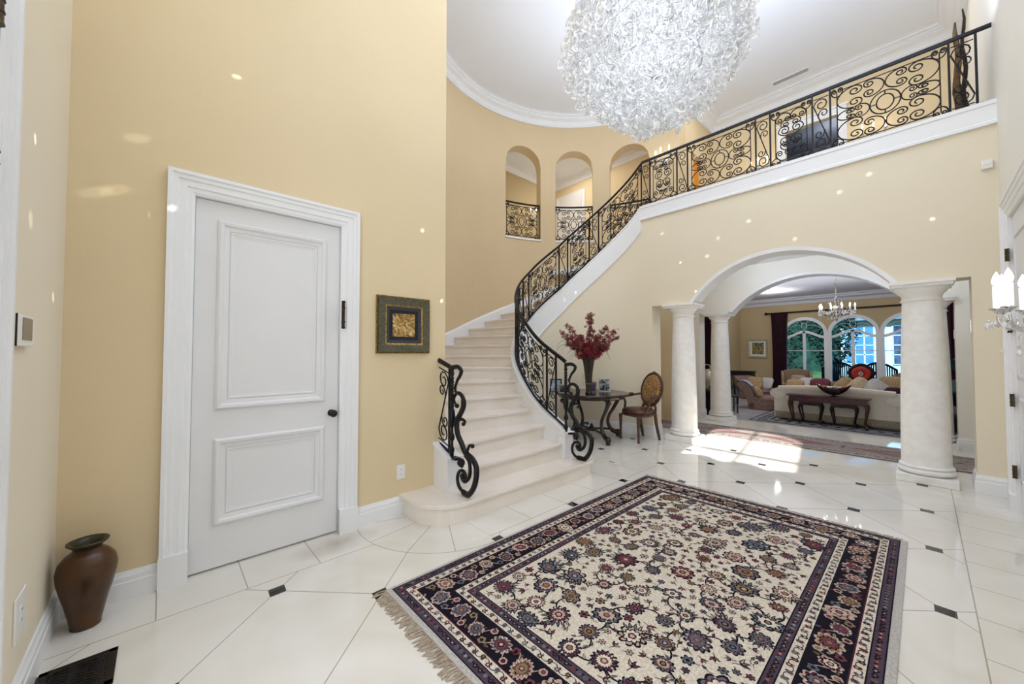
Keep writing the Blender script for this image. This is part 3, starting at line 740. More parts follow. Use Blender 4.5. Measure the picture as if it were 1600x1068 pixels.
def narrow_panel(w, flip=False):
    R = .0072; o = []
    a, b = .014, w-.014
    o += [([(a, SUBT), (b, SUBT)], .006, 0), ([(a, SUBB), (b, SUBB)], .006, 0)]
    P = [(.93, .64), (.70, .58)]
    # top curl -> diagonal -> bottom curl
    def curl(cx_, cz, r, a0, turns, sg): return [(cx_+r*(1-.72*i/14)*cos(a0+sg*turns*2*pi*i/14), cz+r*1.15*(1-.72*i/14)*sin(a0+sg*turns*2*pi*i/14)) for i in range(15)]
    r = (b-a)/2*.98; c0 = (a+b)/2
    t1 = curl(c0, SUBT-r*1.15-.003, r, pi, 1.35, -1)[::-1]; t2 = curl(c0, SUBB+r*1.15+.003, r, 0, 1.35, -1)
    o.append((t1+t2, R, 0))
    o.append(([(a+(b-a)*.28, .49), (a+(b-a)*.34, .535)]+curl(a+(b-a)*.66, .53, r*.62, pi*.85, 1.1, -1), R*.9, 0))
    o.append(([(a+(b-a)*.72, .31), (a+(b-a)*.66, .265)]+curl(a+(b-a)*.34, .27, r*.62, -pi*.15, 1.1, -1), R*.9, 0))
    if flip: o = [([(w-x, z) for x, z in p], q, c) for p, q, c in o]
    return o
def densify(p, closed, step=.03):
    if len(p) > 6: return p
    o = []
    for (a, b), (c, d) in zip(p, p[1:]):
        n = max(1, int(sqrt((c-a)**2+(d-b)**2)/step)); o += [(a+(c-a)*i/n, b+(d-b)*i/n) for i in range(n)]
    return o+[p[-1]]
def put_panel(parent, curves, s0, pos, name='scroll_panel', R=1.):
    """pos(s, h) -> world xyz"""
    m = M()
    for p, r, c in curves:
        p = densify(p, c)
        m.tube([pos(s0+x, z) for x, z in p], r*R, 5, closed=bool(c))
    return m.build(name, IRON, parent, smooth=True, world=True)
def rail_pos(s, h):
    x, y, th = path(s); z = zs(th) if th < 180 else ZF
    lift = .0
    return (x, y, z+lift+h)
STOT = S0+ARC+(0.50-CX)
def s_th(th): return S0+radians(th)*RR
def s_x(x): return S0+ARC+(x-CX)
ir = thing('stair_railing', 'black iron scrollwork railing climbing the curved stair and running along the balcony', 'railing', (CX, CY, 0))
def run(s0, s1, step=.05):
    n = max(2, int((s1-s0)/step)); return [s0+(s1-s0)*i/n for i in range(n+1)]
m = M(); m.tube([rail_pos(s, TOP+.012) for s in run(-.0, S0+ARC+.02)], .026, 8, flat=.75); m.tube([rail_pos(s, TOP+.012) for s in run(S0+ARC+.0, STOT+.04, .3)], .026, 8, flat=.75); m.build('handrail', IRON, ir, smooth=True, auto=40, world=True)
m = M(); m.tube([rail_pos(s, .022) for s in run(-.02, S0+ARC+.02)], .014, 6, flat=1.1); m.build('bottom_rail', IRON, ir, smooth=True, auto=40, world=True)
m = M(); m.tube([rail_pos(s, .04) for s in run(S0+ARC, STOT-.02, .3)], .007, 6); m.build('bottom_rail', IRON, ir, world=True)
bounds = [.015, .15, .30, s_th(30), s_th(38.5), s_th(60), s_th(69), s_th(78), s_th(111), s_th(118.7), s_th(137), s_th(144.7), s_th(180)-.01, s_x(-3.15), s_x(-2.68), s_x(-2.51), s_x(-1.555), s_x(-1.38), s_x(-.914), s_x(-.734), s_x(.25), s_x(.435)]
kinds = 'enwnmnnwnmnwnmnwnmnwn'
for s in bounds[1:]:
    m = M(); m.tube([rail_pos(s, .0 if s > S0+ARC-.05 else .02), rail_pos(s, TOP)], .0135, 4, rot=pi/4); m.build('post', IRON, ir, world=True)
for k, (a, b) in zip(kinds, zip(bounds, bounds[1:])):
    w = b-a
    if k == 'w': cur = wide_panel(w)
    elif k == 'm': cur = medium_panel(w)
    elif k == 'n': cur = narrow_panel(w)
    else: continue
    put_panel(ir, cur, a, rail_pos)
# newel post + volute
VA = [(-0.006, 1.279), (0.09, 1.289), (0.144, 1.257), (0.125, 1.21), (0.091, 1.175), (0.074, 1.147), (0.049, 1.098)]
VB = [(0.081, 0.939), (0.045, 0.963), (0.032, 1.002), (0.068, 1.046), (0.127, 1.05), (0.173, 1.015), (0.18, 0.95), (0.151, 0.894), (0.093, 0.821), (0.077, 0.765), (0.094, 0.687), (0.152, 0.618), (0.209, 0.55), (0.318, 0.508), (0.37, 0.444), (0.36, 0.342), (0.319, 0.256), (0.255, 0.199), (0.178, 0.2), (0.109, 0.24), (0.092, 0.302), (0.119, 0.361), (0.176, 0.381), (0.21, 0.356), (0.199, 0.315)]
VC = [(0.077, 0.765), (0.105, 0.809), (0.162, 0.829), (0.203, 0.815), (0.181, 0.79)]
VD = [(0.209, 0.524), (0.264, 0.484), (0.28, 0.411), (0.265, 0.344), (0.21, 0.299), (.175, .305), (.165, .335)]
VE = [(0.231, 0.541), (0.248, 0.583), (0.274, 0.62), (0.313, 0.621)]
def smooth_pts(P, n=5):
    o = []
    for i in range(len(P)-1):
        p0, p1, p2, p3 = P[max(0, i-1)], P[i], P[i+1], P[min(len(P)-1, i+2)]
        for j in range(n):
            t = j/n
            o.append(tuple(.5*((2*b)+(-a+c)*t+(2*a-5*b+4*c-d)*t*t+(-a+3*b-3*c+d)*t**3) for a, b, c, d in zip(p0, p1, p2, p3)))
    return o+[P[-1]]
def newel(parent, x0, y0, dz=0.):
    f = lambda P: [(x0+a, y0, max(b+dz, .195)) for a, b in smooth_pts(P)]
    m = M(); zb = .47
    prof = [(.020, zb), (.020, zb+.04), (.026, zb+.05), (.026, zb+.07), (.016, zb+.09), (.014, zb+.14), (.024, zb+.155), (.028, zb+.175), (.024, zb+.195), (.016, zb+.21), (.014, zb+.26), (.03, zb+.30), (.034, zb+.36), (.026, zb+.42), (.016, zb+.44), (.024, zb+.46), (.015, zb+.48)]
    for i in range(8): prof += [(.022, zb+.50+.03*i), (.014, zb+.515+.03*i)]
    prof += [(.016, zb+.74), (.024, zb+.755), (.016, zb+.77), (.018, 1.275)]
    m.lathe([(a, b+dz) for a, b in prof], (x0, y0, 0), 10)
    m.box((x0-.04, y0-.03, zb-.012+dz), (x0+.10, y0+.03, zb+.006+dz)); m.build('newel_post', IRON, parent, smooth=True, auto=40, world=True)
    m = M(); pts = f(VB); n = len(pts)
    rad = [.011+.012*min(1, i/(n*.22))*1. if i < n*.22 else .023+(.004 if i < n*.75 else -.006) for i in range(n)]
    m.tube(pts, rad, 8, flat=.8); m.ball(f([VB[0], VB[1]])[0], .022, 10); m.ball(pts[-1], .024, 10)
    q = f(VC); m.tube(q, .014, 7, flat=.8); m.ball(q[-1], .019, 8)
    q = f(VD); m.tube(q, .019, 7, flat=.8); m.ball(q[-1], .024, 8)
    q = f(VE); m.tube(q, .013, 7); m.ball(q[-1], .02, 8)
    m.ball((x0+.147, y0, .446+dz), .038, 10, .034)
    for i in range(6): m.ball((x0+.147+.03*cos(i*pi/3), y0, .446+dz+.03*sin(i*pi/3)), .016, 6)
    m.tube([(x0+.10, y0, .47+dz), (x0+.15, y0, .45+dz)], .012, 6)
    m.build('volute', IRON, parent, smooth=True, world=True)
    m = M(); q = f(VA); m.tube(q, [.022-.010*i/len(q) for i in range(len(q))], 8, flat=.9); m.tube([q[-1], (x0+.06, y0, 1.06+dz)], .012, 6)
    m.ball(q[-1], .017, 8); m.build('rail_scroll', IRON, parent, smooth=True, world=True)
newel(ir, -2.925, CY-RR, -.01)
# left short railing
lr = thing('stair_railing', 'short black iron railing with a big volute standing against the end of the left wall', 'railing', (-3.0, 1.955, 0))
def lpos(s, h):                              # s from the newel going -x
    return (-2.929-s, 1.955, .475+.30*s+h)
m = M(); m.tube([lpos(s, .80) for s in (-.0, .12, .27)], .024, 8, flat=.8); m.build('handrail', IRON, lr, smooth=True, auto=40, world=True)
m = M(); m.tube([lpos(s, .018) for s in (-.01, .12, .235)], .014, 6); m.build('bottom_rail', IRON, lr, world=True)
for s in (.045, .235):
    m = M(); m.tube([lpos(s, .0), lpos(s, .80)], .010, 4, rot=pi/4); m.build('post', IRON, lr, world=True)
put_panel(lr, narrow_panel(.19), .045, lpos)
newel(lr, -2.929, 1.955, 0.)
# railings in the three arched openings
for i, (a, b) in enumerate(NI):
    rr = RO+.07; c = (a+b)/2; w = radians(b-a)*rr
    cx_, cy_ = pol(rr, c)
    t = thing('opening_railing', ['iron scroll railing in the leftmost arched opening', 'iron scroll railing in the middle arched opening', 'iron scroll railing in the right arched opening, seen through the stair railing'][i], 'railing', (cx_, cy_, ZF))
    def npos(s, h, a=a, rr=rr): x, y = pol(rr, a+degrees_(s/rr)); return (x, y, ZF+.0+h)
    m = M(); m.tube([npos(s, .80) for s in run(0, w, .1)], .022, 8, flat=.7); m.build('handrail', IRON, t, smooth=True, auto=40, world=True)
    put_panel(t, [(q, r*1.15, cc) for q, r, cc in wide_panel(w)], 0, npos)
    for s in (.012, w-.012):
        m = M(); m.tube([npos(s, 0), npos(s, .8)], .012, 4); m.build('post', IRON, t, world=True)
# white sills of the openings
for i, (a, b) in enumerate(NI):
    m = M(); m.loft([[(*pol(RO-.025, a-.3+(b-a+.6)*j/6), ZF-.03), (*pol(RO+.31, a-.3+(b-a+.6)*j/6), ZF-.03), (*pol(RO+.31, a-.3+(b-a+.6)*j/6), ZF+.006), (*pol(RO-.025, a-.3+(b-a+.6)*j/6), ZF+.006)] for j in range(7)])
    struct(m.build('trim_%d' % (15+i), TRIM))

# ================================================================== CHANDELIER (foyer)
CHX, CHY, CHZ = -1.395, 2.82, 3.89
ch = thing('glass_chandelier', 'huge round chandelier made of clear blown glass loops hanging over the rug', 'chandelier', (CHX, CHY, CHZ))
m = M()
m.tube([(0, 0, .55), (0, 0, ZC-CHZ-.03)], .012, 8); m.lathe([(.09, ZC-CHZ-.06), (.08, ZC-CHZ-.015), (.02, ZC-CHZ-.0)], seg=20); m.build('stem', CHROME, ch, smooth=True)
m = M()
for i in range(6):
    a = i*pi/3; m.tube([(0, 0, .55), (.16*cos(a), .16*sin(a), .30), (.36*cos(a), .36*sin(a), .1), (.3*cos(a), .3*sin(a), -.3)], .004, 5)
for z, r in ((.1, .42), (-.25, .34), (.4, .34)): m.tube([(r*cos(i*pi/12), r*sin(i*pi/12), z) for i in range(24)], .005, 5, closed=True)
m.lathe([(.03, -.30), (.05, -.28), (.05, -.24), (.02, -.2)], seg=12); m.build('wire_frame', CHROME, ch, smooth=True)
rnd = random.Random(11)
def loopring(m, c, R, r, nseg=11, sides=5):
    # random orientation, slightly squashed and lumpy loop
    a, b, g = rnd.uniform(0, 2*pi), rnd.uniform(-.9, .9), rnd.uniform(0, 2*pi)
    u = (cos(a), sin(a), .3*sin(g)); l = sqrt(sum(q*q for q in u)); u = tuple(q/l for q in u)
    w = (-sin(a)*sin(b), cos(a)*sin(b), cos(b))
    sq = rnd.uniform(.75, 1.15)
    pts = []
    for i in range(nseg):
        t = 2*pi*i/nseg; wob = 1+.12*sin(3*t+g)
        pts.append(tuple(c[q]+R*wob*(u[q]*cos(t)+w[q]*sin(t)*sq) for q in range(3)))
    m.tube(pts, [r*(1+.25*sin(2*2*pi*i/nseg+a)) for i in range(nseg)], sides, closed=True)
def shellpt(f):
    z = rnd.uniform(-1, 1); a = rnd.uniform(0, 2*pi); q = sqrt(1-z*z)
    lump = 1+.04*sin(5*a+2)+.03*sin(7*z*2+a)
    rz = .64 if z < 0 else .60
    return (.675*f*q*cos(a)*lump, .675*f*q*sin(a)*lump, rz*f*z*lump)
big = M()
for i in range(2700):
    f = rnd.choice((1, 1, 1, .93, .85))
    c = shellpt(f*rnd.uniform(.95, 1.01)); loopring(big, c, rnd.uniform(.018, .042), rnd.uniform(.0055, .0085), 10, 5)
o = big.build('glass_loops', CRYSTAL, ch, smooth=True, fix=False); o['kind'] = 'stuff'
kr = 0
while kr < 96:                                # individually hung outer loops on the side seen in the photo
    c = shellpt(1.03)
    if c[0]*1.37-c[1]*2.82 < -.35 or c[2] > .45: continue
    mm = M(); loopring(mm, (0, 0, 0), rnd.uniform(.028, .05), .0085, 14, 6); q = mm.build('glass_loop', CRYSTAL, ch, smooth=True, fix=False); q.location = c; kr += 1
mm = M(); mm.ball((0, 0, -.655), .045, 12, .06); loopring(mm, (0, 0, -.62), .06, .014); mm.build('glass_finial', CRYSTAL, ch, smooth=True)

# candle chandelier + sconces ---------------------------------------------------
def candle(parent, x, y, z, h=.09, r=.012, flame=True, drop=True):   # parent: the arm
    m = M(); m.lathe([(.004, -.03), (.02, -.012), (.03, -.006), (.032, 0), (r, .002)], (x, y, z), 12); m.build('candle_cup', CHROME, parent, smooth=True)
    m = M(); m.lathe([(r, 0), (r, h)], (x, y, z), 10); m.build('candle', CANDLE, parent, smooth=True, auto=40)
    if flame:
        m = M(); m.lathe([(.001, 0), (r*.9, .01), (r*1.15, .03), (r*.7, .055), (.001, .08)], (x, y, z+h), 10); m.build('bulb', FLAME, parent, smooth=True)
def crystals(m, c, n, spread, size, rn):
    for i in range(n):
        x, y, z = (c[j]+rn.gauss(0, spread[j]) for j in range(3)); s = size*rn.uniform(.6, 1.3)
        m.lathe([(.0005, -s*1.6), (s*.55, -s*.7), (s*.5, -s*.1), (.0005, s*.5)], (x, y, z), 6)
def sconce(label, loc, face, arms=3, sc=1., group=None, hang=True):
    """face: direction angle (world) pointing away from the wall"""
    t = thing('crystal_sconce', label, 'sconce', loc, face-0., group)
    # local +x points out of the wall
    m = M(); m.lathe([(.001, 0), (.05, .004), (.06, .012), (.03, .02), (.015, .05)], seg=16); bp = m.build('backplate', CHROME, t, smooth=True); bp.rotation_euler = (0, pi/2, 0)
    rn = random.Random(5)
    for i in range(arms):
        a = (i-(arms-1)/2)*(2.4/arms); ex, ey = .21*sc*cos(a), .21*sc*sin(a)
        m = M(); m.tube(smooth_pts([(0.02, 0, 0), (ex*.4, ey*.4, -.07*sc), (ex*.9, ey*.9, -.05*sc), (ex, ey, .0)]), .006, 6); arm = m.build('arm', CHROME, t, smooth=True)
        candle(arm, ex, ey, .035*sc, .10*sc, .013*sc)
        m = M(); crystals(m, (ex, ey, -.03*sc), 5, (.02*sc, .02*sc, .012*sc), .014*sc, rn); m.build('crystal_drops', CRYS2, arm)
    m = M(); crystals(m, (.10*sc, 0, -.09*sc), 26, (.04*sc, .07*sc, .05*sc), .015*sc, rn); q = m.build('crystal_drops', CRYS2, t); q['kind'] = 'stuff'
    return t
sconce('crystal candle sconce on the right wall beside the tall white door', (XR-.001, 3.42, 1.62), pi, 5, 1.25)
x, y = pol(RO, 174.4); sconce('crystal candle sconce on the curved wall right of the arched openings', (x, y-.0, 5.45), -pi/2-.08, 3, 1.)
sconce('crystal candle sconce upstairs to the right of the dark doorway', (-.52, UY, 5.36), -pi/2, 3, 1.)
sconce('crystal candle sconce upstairs to the left of the dark doorway', (-2.3, UY, 5.36), -pi/2, 3, 1.)
sconce('crystal candle sconce on the far hall wall seen through the leftmost arched opening', (-7.6, 7.75, 5.30), 0, 3, 1.)
# ================================================================== PERSIAN RUG
def rugmats():
    cols = [('rug_ivory', (226, 214, 196)), ('rug_navy', (26, 22, 34)), ('rug_plum', (82, 68, 82)), ('rug_rose', (118, 66, 74)), ('rug_dark_red', (86, 34, 44)),
            ('rug_slate', (102, 106, 116)), ('rug_ochre', (146, 122, 90)), ('rug_sage', (120, 122, 110)), ('rug_blush', (198, 172, 158)), ('rug_selvedge', (196, 190, 184))]
    return [mat(n, c, .95, noise=(90, tuple(int(v*.86) for v in c), 2), spec=.15) for n, c in cols]
RM = rugmats(); IV, NV, PL, RO_, DR, SL, OC, SG, BL, SE = range(10)
class Rug(M):
    def poly(s, P, z, c): s.cur = c; n = len(P); s.add([(x, y, z) for x, y in P], [tuple(range(n))])
    def rect(s, x0, y0, x1, y1, z, c): s.poly([(x0, y0), (x1, y0), (x1, y1), (x0, y1)], z, c)
    def blob(s, x, y, r, k, amp, z, c, a0=0., n=None, ex=1., rot=0.):
        n = n or max(12, k*4); s.cur = c
        P = []
        for i in range(n):
            a = 2*pi*i/n; q = r*(1-amp+amp*abs(cos(k*a/2+a0))**.7)
            u, v = q*cos(a)*ex, q*sin(a); P.append((x+u*cos(rot)-v*sin(rot), y+u*sin(rot)+v*cos(rot)))
        s.add([(x, y, z)]+[(a, b, z) for a, b in P], [(0, i+1, (i+1) % n+1) for i in range(n)])
    def ribbon(s, P, w, z, c):
        s.cur = c; vs = []; n = len(P)
        for i in range(n):
            a, b = P[max(0, i-1)], P[min(n-1, i+1)]; dx, dy = b[0]-a[0], b[1]-a[1]; l = sqrt(dx*dx+dy*dy) or 1
            ww = w*(.45+.55*sin(pi*min(1, max(0, (i+.5)/n)))); nx, ny = -dy/l*ww/2, dx/l*ww/2
            vs += [(P[i][0]+nx, P[i][1]+ny, z), (P[i][0]-nx, P[i][1]-ny, z)]
        s.add(vs, [(2*i, 2*i+1, 2*i+3, 2*i+2) for i in range(n-1)])
    def leaf(s, x, y, l, w, a, z, c, c2=None):
        P = [(0, 0), (l*.25, w*.5), (l*.55, w*.45), (l*.78, w*.28), (l, 0), (l*.7, -w*.2), (l*.5, -w*.42), (l*.22, -w*.45)]
        s.poly([(x+u*cos(a)-v*sin(a), y+u*sin(a)+v*cos(a)) for u, v in P], z, c)
        if c2 is not None: s.poly([(x+(u*.6+l*.16)*cos(a)-v*.5*sin(a), y+(u*.6+l*.16)*sin(a)+v*.5*cos(a)) for u, v in P], z+.0002, c2)
    def flower(s, x, y, r, rn, z, dark=False):
        k = rn.choice((8, 9, 10, 14, 16, 12)); a0 = rn.uniform(0, 1); ex = rn.choice((1, 1, 1.25, .85)); rot = rn.uniform(0, pi)
        base = rn.choice((SL, PL, RO_, BL, SG, OC, SL, SG, PL, SL)) if not dark else rn.choice((RO_, OC, BL, SL, DR))
        s.blob(x, y, r, k, .30, z, NV if not dark else BL, a0, ex=ex, rot=rot)
        s.blob(x, y, r*.84, k, .34, z+.0002, base, a0, ex=ex, rot=rot)
        s.blob(x, y, r*.66, k, .22, z+.0004, NV if rn.random() < .5 else DR, a0+.7, ex=ex, rot=rot)
        c3 = rn.choice((BL, IV, SL, OC, RO_)); s.blob(x, y, r*.56, k, .35, z+.0006, c3, a0+.7, ex=ex, rot=rot)
        s.blob(x, y, r*.30, 5, .25, z+.0008, rn.choice((DR, NV, RO_)), a0, n=14, rot=rot)
        s.blob(x, y, r*.17, 4, .2, z+.0010, rn.choice((OC, BL, SL, OC)), a0, n=10)
        if r > .055 and not dark and rn.random() < .5:     # palmette crown of leaves on one side
            b0 = rn.uniform(0, 2*pi)
            for j in range(-3, 4):
                a = b0+j*.34; s.leaf(x+r*.7*cos(a), y+r*.7*sin(a), r*.62, r*.26, a, z+.0003, NV, rn.choice((SG, SL, BL)))
        for i in range(k):
            a = rot+2*pi*(i+.5)/k; s.leaf(x+r*.62*cos(a), y+r*.62*sin(a), r*.26, r*.14, a, z+.0007, rn.choice((NV, DR, BL, IV)))
def persian():
    g = Rug(); rn = random.Random(3)
    X0, X1, Y0, Y1 = -2.17, -.14, 1.03, 4.09; T = .012
    g.box((X0-.02, Y0-.03, .001), (X1+.035, Y1+.02, T-.0005)); g.mi = [SE]*len(g.mi)
    L = [(0, PL), (.052, IV), (.104, NV), (.262, IV), (.315, PL), (.362, IV)]
    z = T
    for k, (d, c) in enumerate(L):
        g.rect(X0+d-.0, Y0+d, X1-d, Y1-d, z+.0002*k, c)
        for e in (0, .006): pass
        dk = DR if c != DR else NV
        for (a, b, a2, b2) in ((X0+d, Y0+d, X1-d, Y0+d+.006), (X0+d, Y1-d-.006, X1-d, Y1-d), (X0+d, Y0+d, X0+d+.006, Y1-d), (X1-d-.006, Y0+d, X1-d, Y1-d)):
            g.rect(a, b, a2, b2, z+.0002*k+.0001, NV if c != NV else DR)
    zf = z+.0016
    # guards: small repeated motifs along rings
    def ring_pts(d, step, ph=0.):
        o = []; w, h = X1-X0-2*d, Y1-Y0-2*d
        for (ax, ay, dx, dy, l) in ((X0+d, Y0+d, 1, 0, w), (X1-d, Y0+d, 0, 1, h), (X1-d, Y1-d, -1, 0, w), (X0+d, Y1-d, 0, -1, h)):
            n = int(l/step)
            for i in range(n): q = l*(i+.5)/n; o.append((ax+dx*q, ay+dy*q, atan2(dy, dx), i))
        return o
    for d, step, mode in ((.029, .036, 0), (.34, .034, 0), (.081, .05, 1), (.29, .05, 1)):
        for x, y, a, i in ring_pts(d, step):
            if mode == 0:
                g.blob(x, y, .013, 4, .35, zf, rn.choice((NV, RO_, NV, SL)), n=12); g.blob(x, y, .006, 4, .2, zf+.0002, rn.choice((OC, BL, RO_)), n=8)
                g.leaf(x+.018*cos(a), y+.018*sin(a), .012, .012, a+pi/2, zf, NV)
            else:
                sg = 1 if i % 2 else -1; nx, ny = -sin(a), cos(a)
                g.blob(x+nx*.007*sg, y+ny*.007*sg, .014, 6, .35, zf, rn.choice((NV, PL, SL, DR)), n=16); g.blob(x+nx*.007*sg, y+ny*.007*sg, .0075, 5, .3, zf+.0002, rn.choice((RO_, OC, BL, SL)), n=10)
                P = [(x+(q-.5)*.05*cos(a)+nx*.014*sg*cos(pi*q)*-1, y+(q-.5)*.05*sin(a)+ny*.014*sg*cos(pi*q)*-1) for q in [j/5 for j in range(6)]]
                g.ribbon(P, .005, zf-.0001, NV); g.leaf(x-nx*.012*sg, y-ny*.012*sg, .018, .010, a+.6*sg, zf, DR if i % 3 else SG)
    # main border
    for x, y, a, i in ring_pts(.183, .155):
        nx, ny = -sin(a), cos(a); sg = 1 if i % 2 else -1
        g.flower(x+nx*.012*sg, y+ny*.012*sg, .062 if i % 2 else .052, rn, zf+.0002, dark=True)
    for x, y, a, i in ring_pts(.183, .155, 1):
        nx, ny = -sin(a), cos(a); sg = 1 if i % 2 else -1
        mx, my = x+.078*cos(a), y+.078*sin(a)
        g.blob(mx-nx*.045*sg, my-ny*.045*sg, .022, 6, .3, zf, BL, n=18); g.blob(mx-nx*.045*sg, my-ny*.045*sg, .014, 5, .3, zf+.0002, rn.choice((RO_, OC, DR)), n=14)
        g.blob(mx+nx*.038*sg, my+ny*.038*sg, .024, 5, .35, zf, rn.choice((RO_, OC, SL)), n=18); g.blob(mx+nx*.038*sg, my+ny*.038*sg, .011, 4, .3, zf+.0002, NV, n=10)
        P = [(x+q*.155*cos(a)+nx*.05*sg*cos(2*pi*q)*(1), y+q*.155*sin(a)+ny*.05*sg*cos(2*pi*q)) for q in [j/12-.5 for j in range(13)]]
        g.ribbon(P, .006, zf-.0001, BL)
        for q in (.2, .45, .7, .9):
            b = a+rn.uniform(-2.5, 2.5); g.leaf(x+q*.155*cos(a)+nx*rn.uniform(-.06, .06), y+q*.155*sin(a)+ny*rn.uniform(-.06, .06), .028, .014, b, zf, rn.choice((SL, BL, RO_, SG, OC)), NV)
    # field of scrolling vines
    fx0, fx1, fy0, fy1 = X0+.40, X1-.40, Y0+.40, Y1-.40; pts = []
    for tr in range(26000):
        r = rn.choice((.085, .075, .066, .055, .05)) if tr < 6000 else rn.choice((.032, .025, .02))
        x, y = rn.uniform(fx0-.02+r*.6, fx1+.02-r*.6), rn.uniform(fy0-.02+r*.6, fy1+.02-r*.6)
        if all((x-a)**2+(y-b)**2 > (r+c+(.022 if r > .04 else .009))**2 for a, b, c in pts): pts.append((x, y, r))
    bigp = [p for p in pts if p[2] > .04]
    done = set()
    for i, (x, y, r) in enumerate(bigp):
        near = sorted(range(len(bigp)), key=lambda j: (bigp[j][0]-x)**2+(bigp[j][1]-y)**2)[1:4]
        for j in near[:2]:
            if (j, i) in done: continue
            done.add((i, j)); a, b, _ = bigp[j]; dx, dy = a-x, b-y; l = sqrt(dx*dx+dy*dy); bd = rn.choice((-1, 1))*l*rn.uniform(.18, .38)
            P = [(x+dx*t-dy/l*bd*sin(pi*t), y+dy*t+dx/l*bd*sin(pi*t)) for t in [q/14 for q in range(15)]]
            g.ribbon(P, .0095, zf-.0001, NV)
            for q in (4, 7, 10):
                aa = atan2(dy, dx)+rn.choice((-1, 1))*rn.uniform(.6, 1.3); g.leaf(P[q][0], P[q][1], .036, .017, aa, zf, rn.choice((NV, DR, SG)), rn.choice((SL, RO_, SG, BL, PL)))
    for i in range(520):                      # loose leaves and buds filling the ground
        x, y, a = rn.uniform(fx0, fx1), rn.uniform(fy0, fy1), rn.uniform(0, 2*pi)
        if all((x-b)**2+(y-c)**2 > (q+.016)**2 for b, c, q in pts):
            g.ribbon([(x-.03*cos(a+.5), y-.03*sin(a+.5)), (x-.012*cos(a), y-.012*sin(a)), (x, y)], .004, zf-.00005, NV); g.leaf(x, y, .03, .016, a, zf, NV, rn.choice((SL, RO_, SG, PL, OC)))
    for x, y, r in pts:
        if r > .04: g.flower(x, y, r*1.02, rn, zf+.0002)
        else:
            k = rn.random(); a = rn.uniform(0, 2*pi)
            g.ribbon([(x-r*1.6*cos(a), y-r*1.6*sin(a)), (x-r*.5*cos(a)+.006, y-r*.5*sin(a)), (x, y)], .005, zf-.0001, NV)
            if k < .5:
                g.blob(x, y, r, 6, .38, zf+.0002, NV, n=24, rot=a); g.blob(x, y, r*.72, 6, .38, zf+.0004, rn.choice((RO_, PL, SL, OC, BL)), n=24, rot=a); g.blob(x, y, r*.3, 4, .2, zf+.0006, rn.choice((DR, NV)), n=10)
            else:
                for s2 in (-.7, 0, .7): g.leaf(x-r*.6*cos(a), y-r*.6*sin(a), r*1.5, r*.62, a+s2, zf+.0002, rn.choice((NV, DR)), rn.choice((RO_, SG, PL, BL)))
    return g
g = persian()
rug = thing('persian_rug', 'large ivory Persian rug with dark floral borders and beige fringe on the foyer floor', 'rug', (-1.15, 2.55, 0))
g.build('woven_field', RM, rug, world=True, fix=False)
FR = mat('rug_fringe', (182, 166, 146), .95, noise=(60, (160, 142, 120), 2))
for yy, sg in ((1.0, -1), (4.11, 1)):
    m = M(); rn = random.Random(8)
    for i in range(290):
        x = -2.19+2.06*i/289+rn.uniform(-.003, .003); l = rn.uniform(.055, .085) if sg < 0 else rn.uniform(.03, .05)
        m.tube([(x, yy, .006), (x+rn.uniform(-.012, .012), yy+sg*l*.5, .007), (x+rn.uniform(-.022, .018), yy+sg*l, .003)], .0032, 4)
    q = m.build('fringe', FR, rug, world=True, fix=False); q['kind'] = 'stuff'

# gallery runner
g = Rug(); T = .012; X0, X1, Y0, Y1 = -4.4, 1.6, 6.98, 7.96
RG = mat('runner_greige', (150, 140, 132), .95, noise=(50, (112, 100, 96), 2)); RRD = mat('runner_brick', (136, 104, 98), .95, noise=(45, (110, 82, 78), 2)); RLT = mat('runner_pale', (188, 178, 168), .95, noise=(50, (160, 148, 138), 2)); RDK = mat('runner_charcoal', (70, 62, 66), .95, noise=(50, (52, 46, 50), 2))
g.box((X0, Y0, .001), (X1, Y1, T-.0004)); g.mi = [0]*len(g.mi)
for d, c in ((0, 3), (.03, 2), (.06, 0), (.16, 3), (.18, 2), (.20, 0)): g.rect(X0, Y0+d, X1, Y1-d, T+.0003*([0, .03, .06, .16, .18, .20].index(d)), c)
rn = random.Random(2); z = T+.002
n = 5
for i in range(n):
    cx_ = X0+.75+(X1-X0-1.5)*i/(n-1); w = .68; h = .27; cy_ = (Y0+Y1)/2
    for k, c in ((1., 3), (.96, 2), (.86, 1), (.3, 3), (.26, 0), (.12, 1)): g.poly([(cx_-w*k, cy_), (cx_, cy_-h*k), (cx_+w*k, cy_), (cx_, cy_+h*k)], z+.0002*(1/k), c)
for i in range(120):
    x = X0+.05*i; 
    for yy in (Y0+.11, Y1-.11): g.blob(x, yy, .022, 4, .4, z, rn.choice((1, 3, 2)), n=12)
tag(g.build('runner_rug', [RG, RRD, RLT, RDK], fix=False), 'long red and grey diamond runner in the passage behind the columns', 'rug')

# ================================================================== FOYER OBJECTS
# brown pot in the corner
t = thing('ceramic_urn', 'tall brown glazed urn with dark flared rim standing in the left corner', 'urn', (-2.985, -.268, 0))
m = M(); pr = [(.052, 0), (.058, .004), (.058, .02), (.066, .06), (.080, .13), (.098, .20), (.110, .26), (.113, .30), (.104, .34), (.082, .372), (.058, .392), (.050, .402)]
pr2 = []
for i in range(len(pr)-1):
    for j in range(3): pr2.append(tuple(pr[i][q]+(pr[i+1][q]-pr[i][q])*j/3 for q in range(2)))
m.lathe(pr2+[(.050, .402), (.046, .40), (.05, .38), (.08, .35)], seg=40); m.build('body', POT, t, smooth=True)
m = M(); m.lathe([(.050, .398), (.056, .408), (.072, .424), (.079, .43), (.079, .436), (.072, .437), (.056, .428), (.045, .412), (.043, .38)], seg=40); m.build('rim', POTIN, t, smooth=True)
